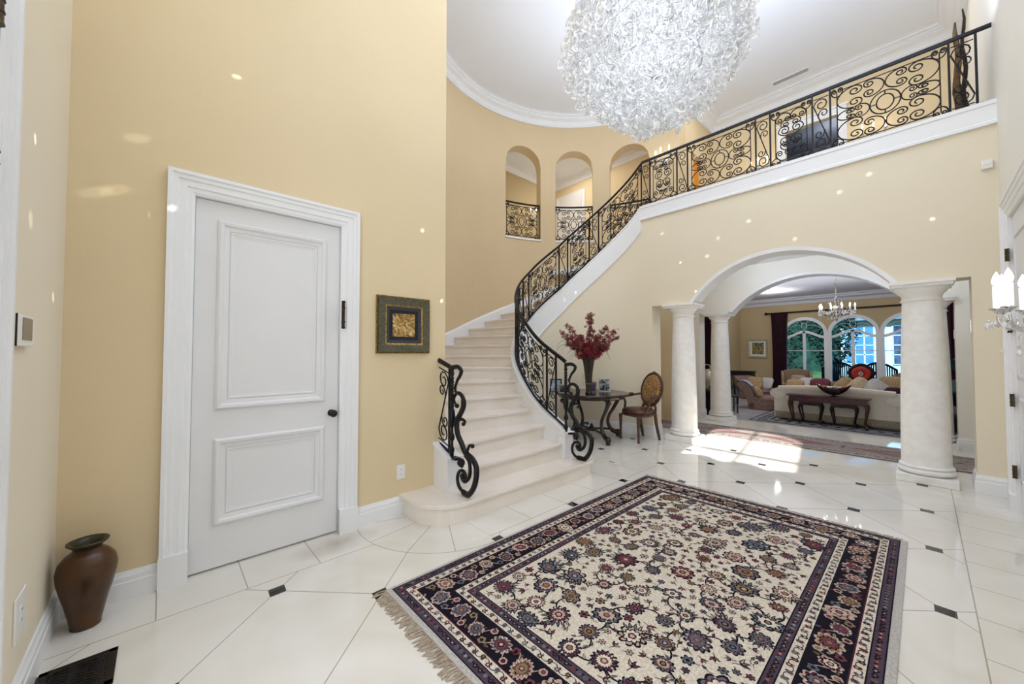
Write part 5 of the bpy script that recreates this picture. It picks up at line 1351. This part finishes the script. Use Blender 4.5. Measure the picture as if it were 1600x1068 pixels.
# bowl with spheres
BWX, BWY = -1.44, 11.58
t = thing('decorative_bowl', 'wide dark boat-shaped bowl standing on the rosewood console', 'bowl', (BWX, BWY, KT))
m = M(); rings = []; n = 24
for s, z in ((.25, .04), (.45, .055), (.75, .10), (.95, .165), (1.0, .20)):
    rings.append([(.33*s*cos(a), .15*s*sin(a), z+.10*(abs(cos(a))**3)*s*s) for a in [2*pi*i/n for i in range(n)]])
for s, z in ((.97, .20), (.9, .17), (.7, .11), (.4, .07)): rings.append([(.33*s*cos(a), .15*s*sin(a), z+.10*(abs(cos(a))**3)*s*s) for a in [2*pi*i/n for i in range(n)]])
m.loft(rings); m.build('bowl_body', mat('bronze_glass_bowl', (62, 40, 34), .2, metal=.5, noise=(12, (40, 26, 26))), t, smooth=True)
m = M(); m.lathe([(.07, 0), (.06, .012), (.02, .02), (.03, .045)], seg=16); m.build('foot', DARKBR, t, smooth=True)
BM = [mat('ball_gold', (176, 130, 80), .25, metal=.6, noise=(16, (130, 84, 50))), mat('ball_silver', (190, 188, 180), .25, metal=.6, noise=(16, (130, 130, 126)))]
for i, (dx, dy, l) in enumerate(((-.17, 0, 'gold ball at the left end of the boat-shaped bowl'), (-.06, -.03, 'silver ball left of centre in the boat-shaped bowl'), (.02, .04, 'tallest silver ball at the back of the boat-shaped bowl'), (.09, -.02, 'silver ball right of centre in the boat-shaped bowl'), (.18, 0, 'bright gold ball at the right end of the boat-shaped bowl'))):
    m = M(); m.ball((0, 0, 0), .052, 16); q = tag(m.build('decorative_ball', BM[0 if i in (0, 4) else 1], smooth=True), l, 'ball', 'balls in the bowl'); q.location = (BWX+dx, BWY+dy, KT+.165+(.035 if i == 2 else .02*abs(dx)/.1))
# pillows
def pillow(label, c, s, mtl, rz=0., tilt=1.25, name='throw_pillow'):
    m = M(); m.cushion((0, 0, 0), s, s, .075, n=9, e=.5, tilt=tilt, rz=rz); q = tag(m.build(name, mtl, smooth=True), label, 'pillow'); q.location = c; return q
PT = .50
pillow('gold pillow at the left end of the cream sofa', (-2.28, SY+.30, PT+.02), .20, GOLDF, .1, 1.2)
pillow('pale silver pillow leaning behind the gold pillow on the sofa', (-2.02, SY+.42, PT+.08), .20, PALEF, .2, 1.1)
pillow('crimson pillow on the sofa left of the bowl', (-1.78, SY+.32, PT+.06), .22, BURG2, -.2, 1.2)
pillow('beige pillow standing on its corner on the sofa right of the bowl', (-1.02, SY+.34, PT+.08), .22, mat('beige_silk', (200, 180, 150), .6, noise=(20, (180, 160, 130))), .1, 1.3).rotation_euler = (0, .75, 0)
pillow('silvery satin pillow on the sofa beneath the red flower sculpture', (-.76, SY+.36, PT+.07), .21, PALEF, .0, 1.3).rotation_euler = (0, .7, 0)
pillow('dark burgundy pillow lying at the right of the sofa', (-.50, SY+.34, PT-.06), .19, BURG, .0, 1.3)
pillow('olive gold pillow behind the bowl on the sofa', (-1.28, SY+.44, PT+.07), .22, GOLDF, .1, 1.2).rotation_euler = (0, .75, 0)
# chaise at left, facing the centre
def chaise(label, loc, rz, mtl, throw=True):
    t = thing('chaise_lounge', label, 'chaise', loc, rz)        # head at -x, seat towards +x
    m = M(); m.box((-.42, -.36, 0), (.75, .36, .22)); m.build('base', mtl, t, bevel=.02)
    m = M(); m.cushion((.2, 0, .32), .56, .35, .10, e=.2); m.box((-.36, -.345, .2), (.72, .345, .30)); m.build('seat', mtl, t, smooth=True, auto=60)
    m = M(); prof = [(-.42, .0), (-.46, .3), (-.56, .56), (-.68, .66), (-.74, .74), (-.66, .82), (-.52, .80), (-.38, .66), (-.28, .42), (-.26, .2), (-.26, 0)]
    m.loft([[(x, y, z) for x, z in smooth_pts(prof, 3)] for y in (-.36, .36)]); m.build('backrest', mtl, t, smooth=True, auto=60)
    if throw:
        m = M(); P = smooth_pts([(-.36, .70), (-.50, .83), (-.68, .845), (-.77, .74), (-.76, .5), (-.78, .1)], 4)
        vs = []; n = len(P)
        for y in (-.30, -.1, .08): 
            for k, (x, z) in enumerate(P): vs.append((x+.01*sin(k+y*30), y, z))
        for y in (-.30, -.1, .08):
            for k, (x, z) in enumerate(P): vs.append((x+.012, y, z-.012))
        fs = [(r*n+k, r*n+k+1, (r+1)*n+k+1, (r+1)*n+k) for r in (0, 1, 3, 4) for k in range(n-1)]
        m.add(vs, fs); m.build('throw', THROW, t, smooth=True)
    return t
chaise('taupe chaise lounge with a pale throw standing left of the cream sofa', (-3.22, 13.45, LRZ), radians(4), TAUPE)
chaise('second taupe chaise lounge against the wall behind the first one', (-4.3, 16.2, LRZ), radians(-35), TAUPE, False)
pillow('tan pillow leaning on the nearer chaise backrest', (-3.38, 13.25, LRZ+.52), .19, GOLDF, pi/2, 1.1)
pillow('tan pillow on the farther chaise by the wall', (-4.15, 15.85, LRZ+.62), .24, GOLDF, .3, 1.0)
pillow('white pillow on the farther chaise beside the burgundy curtain', (-3.86, 16.0, LRZ+.60), .24, PALEF, -.3, 1.0)
# side table in the corner
t = thing('black_side_table', 'black side table standing in the far left living room corner', 'table', (-4.95, 17.2, LRZ))
m = M(); m.box((-.42, -.28, .93), (.42, .28, .97)); m.build('tabletop', BLACKM, t, bevel=.006)
m = M(); m.box((-.38, -.25, .78), (.38, .25, .93)); m.build('apron', BLACKM, t)
for a in (-.36, .36):
    for b in (-.23, .23):
        m = M(); m.box((a-.025, b-.025, 0), (a+.025, b+.025, .8)); m.build('leg', BLACKM, t)
framed('framed_picture', 'small blue and orange painting in a champagne frame on the far living room wall', 'picture', (-4.80, LRY, 1.58), pi, .72, .78, [('frame', 0, .07, .05, SILVER), ('mat_board', .07, .14, .02, WHITEP)], artmat('abstract_painting', [(16, 20, 40), (40, 60, 110), (120, 140, 80), (214, 140, 50), (30, 34, 60)], 7))
# wing chairs by the window
def wing(label, loc, rz, mtl):
    t = thing('wing_chair', label, 'chair', loc, rz)            # faces local -y
    m = M(); m.box((-.36, -.36, .14), (.36, .36, .40)); m.cushion((0, -.04, .44), .31, .33, .09, e=.25); m.build('seat', mtl, t, smooth=True, auto=50)
    m = M(); m.loft([[(x, y+.06*cos(x*3.5)*0, z) for x, z in [(-.34, .3), (-.36, .8), (-.35, 1.06), (-.2, 1.11), (0, 1.13), (.2, 1.11), (.35, 1.06), (.36, .8), (.34, .3)]] for y in (.24, .38)]); m.build('backrest', mtl, t, smooth=True, auto=40, bevel=.02)
    for s in (-1, 1):
        m = M(); m.prism_x([(.34, .3), (.34, 1.05), (.16, 1.02), (.04, .85), (.0, .66), (-.34, .62), (-.36, .3)], s*.40-.045, s*.40+.045); m.build('wing', mtl, t, bevel=.03)
    for a in (-.3, .3):
        for b in (-.3, .3):
            m = M(); m.lathe([(.015, 0), (.028, .15)], (a, b, 0), 8); m.build('leg', WOOD, t)
    return t
wing('tan wing chair by the window left of the bowl', (-3.05, 16.6, LRZ), radians(15), TAN)
wing('tan wing chair by the window at the right, partly hidden by the large column', (-.28, 16.6, LRZ), radians(-15), TAN)
for k, l in enumerate(('striped burgundy and cream pillow on the left wing chair',)):
    SM = artmat('striped_silk', [(70, 20, 40), (200, 170, 140), (70, 20, 40), (210, 180, 150)], 12); pillow(l, (-2.98, 16.4, LRZ+.72), .22, SM, .2, 1.2)
pillow('dark navy pillow beside the left wing chair', (-2.55, 15.2, LRZ+.66), .24, mat('navy_silk', (34, 26, 48), .6, noise=(10, (24, 18, 36))), -.2, 1.1)
# tan loveseat facing the cream sofa
t = thing('tan_loveseat', 'long tan sofa facing the cream sofa in the living room', 'sofa', (-1.35, 15.2, LRZ))
m = M(); m.box((-1.2, -.4, .1), (1.2, .4, .42)); m.build('base', TAN, t, bevel=.03)
m = M(); m.box((-1.2, .2, .4), (1.2, .42, .80)); m.build('backrest', TAN, t, bevel=.06)
for s in (-1, 1):
    m = M(); m.box((s*1.2-.1, -.4, .1), (s*1.2+.1, .4, .62)); m.build('arm', TAN, t, bevel=.05)
m = M(); [m.cushion((x, -.05, .47), .38, .34, .09, e=.25) for x in (-.78, 0, .78)]; m.build('seat_cushions', TAN, t, smooth=True)
pillow('gold striped pillow at the right end of the tan sofa', (-.62, 15.0, LRZ+.80), .26, GOLDF, .0, 1.2)
# red flower sculpture on a small coffee table
t = thing('coffee_table', 'low dark coffee table between the two sofas', 'table', (-1.35, 13.7, LRZ+.012))
m = M(); m.box((-.6, -.35, .40), (.6, .35, .44)); m.build('tabletop', WOOD, t, bevel=.008)
for a in (-.54, .54):
    for b in (-.3, .3):
        m = M(); m.lathe([(.02, 0), (.03, .40)], (a, b, 0), 8); m.build('leg', WOOD, t)
t = thing('red_flower_sculpture', 'round red and black flower sculpture rising above the sofa back', 'sculpture', (-1.12, 13.6, LRZ+.452))
m = M(); m.tube(smooth_pts([(0, 0, 0), (.02, 0, .2), (.04, 0, .42), (0, 0, .62)]), .022, 8); m.lathe([(.12, 0), (.10, .03), (.02, .05)], seg=16); m.build('stem', BLACKM, t, smooth=True)
def disc(mm, rs, y0, n=28, sq=.75, wob=.05):
    rings = []
    for r, y in rs: rings.append([(r*(1+wob*sin(5*a))*cos(a), y0+y, .70+r*sq*(1+wob*cos(4*a))*sin(a)) for a in [2*pi*i/n for i in range(n)]])
    mm.loft(rings)
m = M(); disc(m, [(.27, .03), (.27, .0), (.22, .02), (.1, .05)], 0, sq=1., wob=.02); m.build('outer_petals', BLACKM, t, smooth=True)
m = M(); disc(m, [(.205, .012), (.195, -.02), (.12, -.01), (.05, .02)], 0, sq=.95, wob=.03); m.build('inner_petals', mat('red_lacquer', (196, 52, 40), .4, noise=(12, (160, 34, 30))), t, smooth=True)
m = M()
for i in range(7): m.ball((.035*cos(i*.9), -.035, .70+.035*sin(i*.9)), .02, 8)
m.build('flower_centre', PALEF, t, smooth=True)
# coffee-table cup & ornaments
for i, (x, l) in enumerate(((-1.62, 'white cup on the coffee table left of the red flower'), (-1.42, 'white bowl on the coffee table beside the red flower'))):
    m = M(); m.lathe([(.05, 0), (.09, .05), (.11, .12), (.10, .12), (.08, .05)], seg=18); q = tag(m.build('white_bowl', WHITEP, smooth=True), l, 'bowl'); q.location = (x, 13.55, LRZ+.452)
# candle chandelier
CX2, CY2, CZ2 = -1.36, 11.6, 2.43
t = thing('crystal_chandelier', 'candle chandelier with cut crystals hanging in the living room', 'chandelier', (CX2, CY2, CZ2))
m = M(); m.tube([(0, 0, .3), (0, 0, 3.62-CZ2-.02)], .008, 6); m.lathe([(.09, 3.62-CZ2-.03), (.08, 3.62-CZ2-.005), (.01, 3.62-CZ2)], seg=16); m.build('stem', CHROME, t, smooth=True)
m = M(); m.lathe([(.001, -.28), (.03, -.25), (.02, -.18), (.05, -.1), (.03, 0), (.045, .08), (.02, .18), (.03, .25), (.01, .34)], seg=14); m.build('body', CHROME, t, smooth=True)
rn = random.Random(9)
for i in range(10):
    a = 2*pi*i/10+.1; r = .30 if i % 2 else .33
    z = -.02
    m = M(); m.tube(smooth_pts([(.03*cos(a), .03*sin(a), -.06), (.15*cos(a), .15*sin(a), -.15), (.27*cos(a), .27*sin(a), -.10), (r*cos(a), r*sin(a), z-.02)]), .007, 5); arm = m.build('arm', DARKBR, t, smooth=True)
    candle(arm, r*cos(a), r*sin(a), z, .07, .011)
m = M(); crystals(m, (0, 0, -.12), 120, (.13, .13, .06), .018, rn); crystals(m, (0, 0, .1), 50, (.07, .07, .1), .016, rn)
for i in range(60): a = 2*pi*i/60; crystals(m, (.3*cos(a), .3*sin(a), -.08), 2, (.02, .02, .04), .016, rn)
q = m.build('crystal_drops', CRYS2, t); q['kind'] = 'stuff'
tag(M().lathe([(.09, 0), (.09, -.012), (.07, -.012)], (-.98, 12.6, 3.62), 20).build('recessed_light', RECES), 'round glowing recessed light in the living room ceiling', 'ceiling light')
v = tag(M().box((-3.6, 13.6, 3.605), (-3.1, 13.75, 3.62)).build('ceiling_vent', GREYP), 'grey slot vent in the living room ceiling', 'vent')
# plant at the right
t = thing('potted_plant', 'large dark green leafy plant seen between the right column and the wall', 'plant', (.55, 12.6, LRZ))
m = M(); m.lathe([(.14, 0), (.2, .3), (.22, .4), (.19, .4)], seg=20); m.build('planter', DARKBR, t, smooth=True)
PG = mat('plant_leaf', (30, 66, 48), .4, noise=(8, (22, 48, 40)))
rn = random.Random(12)
for i in range(14):
    a = rn.uniform(0, 2*pi); l = rn.uniform(.35, .6); z0 = rn.uniform(.8, 1.7); m = M(); P = smooth_pts([(0, 0, z0*.6), (.1*cos(a), .1*sin(a), z0), (l*.6*cos(a), l*.6*sin(a), z0+.15), (l*cos(a), l*sin(a), z0-.1)], 4)
    n = len(P); m.tube(P, [.01+.09*sin(pi*max(0, (j-n*.3)/(n*.7)))for j in range(n)], 6, flat=.08, rot=0.); m.build('leaf', PG, t, smooth=True)
m = M(); m.tube([(0, 0, .35), (.02, 0, 1.0), (0, .02, 1.7)], .018, 6); m.build('stem', STEMM, t)
# dining corner glimpsed past the left rear column
t = thing('side_chair', 'black chair back showing beside the left rear column', 'chair', (-3.86, 12.1, LRZ), radians(30))
m = M(); m.box((-.22, -.22, .44), (.22, .22, .48)); m.build('seat', BLACKM, t, bevel=.01)
m = M(); m.tube([(.2*cos(a), .2, .85+.28*sin(a)) for a in [2*pi*i/24 for i in range(24)]], .018, 6, closed=True); m.tube([(0, .2, .48), (0, .2, 1.1)], .014, 6); m.build('backrest', BLACKM, t, smooth=True)
for a in (-.19, .19):
    for b in (-.19, .19):
        m = M(); m.tube([(a, b, 0), (a, b, .45)], .018, 6); m.build('leg', BLACKM, t)
t = thing('brass_urn', 'pale metallic urn with a ring handle on a dark stand left of the rear column', 'urn', (-3.72, 10.15, LRZ+.80))
m = M(); m.lathe([(.06, 0), (.04, .04), (.13, .16), (.17, .28), (.14, .40), (.06, .46), (.07, .49)], seg=24); m.build('body', SILVER, t, smooth=True)
m = M(); m.tube([(.08*cos(a), 0, .54+.07*sin(a)) for a in [2*pi*i/18 for i in range(18)]], .012, 6, closed=True); m.build('handle', SILVER, t, smooth=True)
t = thing('iron_pedestal', 'black iron pedestal stand under the metallic urn', 'stand', (-3.72, 10.15, LRZ))
m = M(); m.lathe([(.24, .76), (.24, .79), (.22, .80)], seg=24); m.build('tabletop', BLACKM, t)
for i in range(3):
    a = i*2.1+.4; m = M(); m.tube(smooth_pts([(.2*cos(a), .2*sin(a), .76), (.05*cos(a), .05*sin(a), .4), (.22*cos(a), .22*sin(a), 0)]), .02, 6); m.build('leg', BLACKM, t, smooth=True)
tag(curtain('', -4.4, -3.78, y=10.9, ztop=2.4), 'dark burgundy curtain visible between the jamb and the left rear column', 'curtain')

# ================================================================== GARDEN
LAWN = mat('lawn_green', (84, 112, 60), .9, noise=(3, (112, 138, 76), 5)); DECK = mat('patio_stone', (120, 124, 128), .8, noise=(4, (104, 108, 112)))
m = M(); m.box((-40, LRY+.2, LRZ-.2), (40, LRY+6, LRZ-.05)); struct(m.build('ground_patio', DECK))
m = M(); m.box((-60, LRY+6, LRZ-.2), (60, 80, LRZ-.06)); struct(m.build('ground_lawn', LAWN))
BEN = mat('bench_dark_teak', (24, 24, 26), .6, noise=(10, (34, 32, 32)))
def bench(label, x, y, rz=0., group='garden benches outside the windows'):
    t = thing('garden_bench', label, 'bench', (x, y, LRZ-.05), rz, group)
    W = .52; t.scale = (1, 1, 1.22)
    m = M(); [m.box((-W, -.25+.11*i, .42), (W, -.16+.11*i, .45)) for i in range(5)]; m.build('seat', BEN, t)
    m = M(); top = [(-W, .5), (-W, .86)]+[(-W+2*W*i/16, .88+.22*sin(pi*i/16)) for i in range(17)]+[(W, .86), (W, .5)]
    m.tube([(a, .28, b) for a, b in top], .035, 6); m.tube([(-W, .28, .52), (W, .28, .52)], .03, 6)
    for i in range(1, 16): x_ = -W+2*W*i/16; m.box((x_-.022, .27, .5), (x_+.022, .29, .88+.22*sin(pi*i/16)))
    m.build('backrest', BEN, t)
    for s in (-1, 1):
        m = M(); m.box((s*W-.035, -.3, .0), (s*W+.035, -.24, .66)); m.build('leg', BEN, t); m = M(); m.box((s*W-.035, .24, 0), (s*W+.035, .31, .9)); m.build('leg', BEN, t)
        m = M(); m.box((s*W-.045, -.34, .64), (s*W+.045, .3, .68)); m.build('arm', BEN, t)
    return t
bench('slatted garden bench in the left half of the middle arched window', -2.42, 21.2, pi)
bench('slatted garden bench in the right half of the middle arched window', -1.22, 21.2, pi)
bench('slatted garden bench outside the arched window nearest the large column', -.02, 21.2, pi)
bench('dark garden bench seen side-on outside the leftmost arched window', -4.4, 21.0, radians(70), 'garden bench by itself')
# neighbouring house
HWH = mat('house_white', (205, 210, 216), .7, noise=(3, (196, 200, 208))); HBL = mat('house_shutter_blue', (70, 120, 160), .6, noise=(3, (60, 108, 150))); HDK = mat('house_window_dark', (36, 44, 62), .2, noise=(3, (70, 84, 110)))
t = thing('neighbour_house', 'white house with blue louvred bays outside the living room windows', 'house', (8, 36, LRZ))
m = M(); m.box((-12, 0, 0), (20, 8, 6.2)); m.build('wall', HWH, t)
m = M(); m.box((-12.6, -.8, 3.9), (20.5, .2, 4.5)); m.box((-12.6, -1.2, 4.5), (20.5, 8, 4.7)); m.build('roof', mat('roof_grey', (120, 130, 140), .8, noise=(2, (100, 110, 120))), t)
for i, x in enumerate((-11.0, -8.6, -6.2, -3.8, -1.4, 1.0, 3.4, 5.8)):
    m = M(); m.box((x-.75, -.05, .9), (x+.75, .02, 3.5)); w_ = m.build('window', HDK if i % 2 else HBL, t)
    m = M(); [m.box((x-.75+.5*j-.04, -.1, .9), (x-.75+.5*j+.04, -.04, 3.5)) for j in range(4)]; [m.box((x-.75, -.1, .9+.65*j-.03), (x+.75, -.04, .9+.65*j+.03)) for j in range(5)]; m.build('glazing_bars', HWH, w_)
    m = M(); m.box((x+.95, -.3, 0), (x+1.35, 0, 3.9)); m.build('pilaster', HWH, t)
HED = mat('hedge_green', (38, 66, 40), .9, noise=(2, (20, 36, 26), 6), bump=(6, 1.)); LEAF2 = [mat('tree_leaf_dark', (30, 56, 36), .8, noise=(3, (20, 38, 28))), mat('tree_leaf_olive', (84, 92, 60), .8, noise=(3, (56, 70, 46)))]
def tree(label, x, y, h, r, seed, li, group='garden trees'):
    rn = random.Random(seed); t = thing('garden_tree', label, 'tree', (x, y, LRZ-.06), 0, group)
    m = M(); m.tube(smooth_pts([(0, 0, 0), (.1, 0, h*.3), (-.1, .1, h*.6), (0, 0, h*.85)]), [.22]*6+[.14]*5+[.07]*5, 8); m.build('trunk', mat('bark', (70, 60, 54), .9, noise=(6, (50, 42, 38))), t, smooth=True)
    m = M()
    for i in range(1500):
        a, z = rn.uniform(0, 2*pi), rn.uniform(-1, 1); q = sqrt(1-z*z)*r*rn.uniform(.55, 1.05); p = (q*cos(a), q*sin(a), h*.62+z*h*.42*rn.uniform(.7, 1.05)); s = rn.uniform(.08, .2)
        d = [tuple(rn.uniform(-s, s) for _ in range(3)) for _ in range(3)]
        m.add([tuple(p[k]+e[k] for k in range(3)) for e in d], [(0, 1, 2)])
    m.build('foliage', LEAF2[li], t, fix=False)
tree('dark bushy tree outside the leftmost arched window', -5.6, 27, 5.2, 1.5, 1, 0)
tree('dark tree with a leaning crown outside the left and middle windows', -3.1, 24.6, 4.4, .95, 2, 0)
tree('paler olive tree farther back outside the leftmost window', -7.4, 33, 7., 2.6, 3, 1)
tree('tall dark tree at the far left of the garden', -15, 42, 9, 3, 5, 0)
m = M(); m.box((-16, 44, LRZ-.1), (-4, 46, 5.0)); tag(m.build('garden_hedge', HED), 'tall dark hedge closing the garden beyond the trees', 'hedge')
SPARK = [((-3.15, -0.132, 2.694), (0.85, 0.92, 1), 120), ((-3.15, -0.218, 2.357), (1, 0.9, 0.7), 120), ((-3.15, -0.04, 2.266), (1, 1, 1), 260), ((-3.15, 0.34, 3.305), (1, 1, 1), 260), ((-3.15, -0.292, 2.324), (0.85, 0.92, 1), 120), ((-3.15, 1.766, 2.556), (1, 1, 1), 120), ((-3.15, 1.978, 1.916), (1, 1, 1), 260), ((-2.455, -0.4, 2.295), (1, 0.95, 0.85), 260), ((-2.429, -0.4, 1.954), (1, 0.9, 0.7), 120), ((-2.896, -0.4, 1.691), (1, 0.95, 0.85), 260), ((-0.657, 6.11, 3.395), (1, 0.95, 0.85), 120), ((-0.39, 6.11, 3.525), (1, 0.95, 0.85), 120), ((-2.212, 6.11, 2.891), (1, 1, 1), 120), ((-1.645, 6.11, 3.289), (1, 1, 1), 120), ((0.099, 6.11, 2.863), (0.85, 0.92, 1), 260), ((-2.914, 6.11, 3.399), (1, 1, 1), 120), ((-1.116, 6.11, 2.915), (1, 0.9, 0.7), 120), ((-2.622, 6.11, 2.864), (0.85, 0.92, 1), 260), ((-2.054, 6.11, 3.132), (1, 0.9, 0.7), 120), ((-1.222, 6.11, 3.729), (1, 1, 1), 120), ((-2.389, 6.11, 2.37), (0.85, 0.92, 1), 260), ((-4.885, 6.11, 2.245), (1, 0.95, 0.85), 260), ((-5.282, 6.11, 1.936), (1, 1, 1), 120)]
# ================================================================== LIGHT + CAMERA
def area(name, loc, rot, size, sy, power, col=(1, 1, 1)):
    l = bpy.data.lights.new(name, 'AREA'); l.shape = 'RECTANGLE'; l.size = size; l.size_y = sy; l.energy = power; l.color = col
    o = bpy.data.objects.new(name, l); COL.objects.link(o); o.location = loc; o.rotation_euler = rot; return o
def point(name, loc, power, r=.3, col=(1, 1, 1)):
    l = bpy.data.lights.new(name, 'POINT'); l.energy = power; l.shadow_soft_size = r; l.color = col
    o = bpy.data.objects.new(name, l); COL.objects.link(o); o.location = loc; return o
area('foyer_fill', (-1.2, 1.6, 6.6), (0, 0, 0), 3.0, 3.2, 56, (.83, .96, 1.19))  # unseen fill lamp added under the ceiling; no fixture hangs here
area('foyer_fill', (-1.4, 4.3, 6.6), (0, 0, 0), 2.6, 1.4, 22, (.83, .96, 1.19))  # second added fill, aimed down at columns and arch wall
area('bounce_light', (-.8, 1.3, 3.1), (pi, 0, 0), 2.6, 2.6, 12, (.83, .96, 1.19))
area('ceiling_fill', (-1.6, 5.0, 4.7), (pi, 0, 0), 3.8, 2.2, 102, (.86, .96, 1.16))  # unseen lamp added in mid-air, facing up to brighten the high ceiling
area('entry_light', (-.9, -.30, 1.9), (radians(90), 0, 0), 1.8, 2.4, 19, (.83, .96, 1.19))
point('chandelier_light', (CHX, CHY, CHZ), 12, .25, (.85, .97, 1.2))
point('chandelier_light', (CHX, CHY, 5.2), 9, .3, (.85, .97, 1.2))  # extra point added above the glass to brighten the ceiling
area('stair_light', (-3.9, 4.9, 6.6), (0, 0, 0), 2.0, 2.0, 9, (.88, .96, 1.18))
area('upper_hall_light', (-1.4, 8.0, 6.7), (0, 0, 0), 3.2, .8, 22, (1, .95, .88))
area('hall_light', (-6.2, 8.0, 6.45), (0, 0, 0), 1.4, .8, 18, (1, .95, .88))
point('hall_light', (-6.4, 7.6, 5.0), 10, .3, (1, .96, .9))
for gx in (-3.6, -1.9, -.2): point('gallery_fill', (gx, 7.6, 3.0), 13, .07, (.84, .96, 1.18))  # fill points added to brighten the passage; no fittings modelled
for gx, gy in ((-3.9, 12.2), (-.9, 10.4), (-3.6, 16.2), (.4, 15.2)): point('living_light', (gx, gy, 3.4), 46, .06, (.96, .98, 1.06))
area('living_ceiling_fill', (-2, 13.5, 2.3), (pi, 0, 0), 5, 4, 70, (.94, .97, 1.08))  # unseen panel lamp added to lift the living room ceiling
point('alcove_light', (-4.6, 7.7, 2.4), 12, .15, (1, .8, .5))
point('alcove_light', (-3.8, 9.0, 5.8), 7, .15, (1, .75, .4))
point('bedroom_light', (-1.2, UY+1.2, 6.0), 34, .2, (.9, .95, 1))
# spot lamps added to draw the glints of the sunlit chandelier glass
import mathutils
for tgt, c, e in SPARK:
    v = mathutils.Vector(tgt)-mathutils.Vector((CHX, CHY, CHZ)); src = mathutils.Vector((CHX, CHY, CHZ))+v.normalized()*.85
    l = bpy.data.lights.new('sparkle_spot', 'SPOT'); l.energy = e*1.1; l.spot_size = radians(1.5 if e < 200 else 1.0); l.spot_blend = .8; l.shadow_soft_size = .002; l.color = c
    o = bpy.data.objects.new('sparkle_spot', l); COL.objects.link(o); o.location = src; o.rotation_euler = v.to_track_quat('-Z', 'Y').to_euler()
l = bpy.data.lights.new('sun', 'SUN'); l.energy = 16; l.angle = radians(.6); l.color = (1, .97, .92)
o = bpy.data.objects.new('sun', l); COL.objects.link(o)
d = mathutils.Vector((-.14, 1, -.60)); o.rotation_euler = d.to_track_quat('-Z', 'Y').to_euler(); o.location = (0, -20, 15)
# world
w = bpy.data.worlds.new('world'); scene.world = w; w.use_nodes = True
nt = w.node_tree; bg = nt.nodes['Background']
sky = nt.nodes.new('ShaderNodeTexSky'); sky.sky_type = 'NISHITA'; sky.sun_disc = False; sky.sun_elevation = radians(31); sky.sun_rotation = radians(172)
nt.links.new(sky.outputs[0], bg.inputs[0]); bg.inputs[1].default_value = .16
# camera
cd = bpy.data.cameras.new('camera'); cam = bpy.data.objects.new('camera', cd); COL.objects.link(cam)
cd.sensor_width = 36; cd.lens = 592/1600*36; cd.clip_start = .02; cd.clip_end = 300
cam.location = (0, 0, 1.42); cam.rotation_euler = (radians(90+1.548), 0, radians(47.31))
scene.camera = cam
scene.view_settings.view_transform = 'Standard'; scene.view_settings.look = 'None'; scene.view_settings.exposure = 0; scene.view_settings.gamma = 1
scene.cycles.max_bounces = 10; scene.cycles.transmission_bounces = 8; scene.cycles.transparent_max_bounces = 12; scene.cycles.diffuse_bounces = 5; scene.cycles.glossy_bounces = 4
scene.cycles.caustics_reflective = False; scene.cycles.caustics_refractive = False
scene.cycles.sample_clamp_indirect = 4
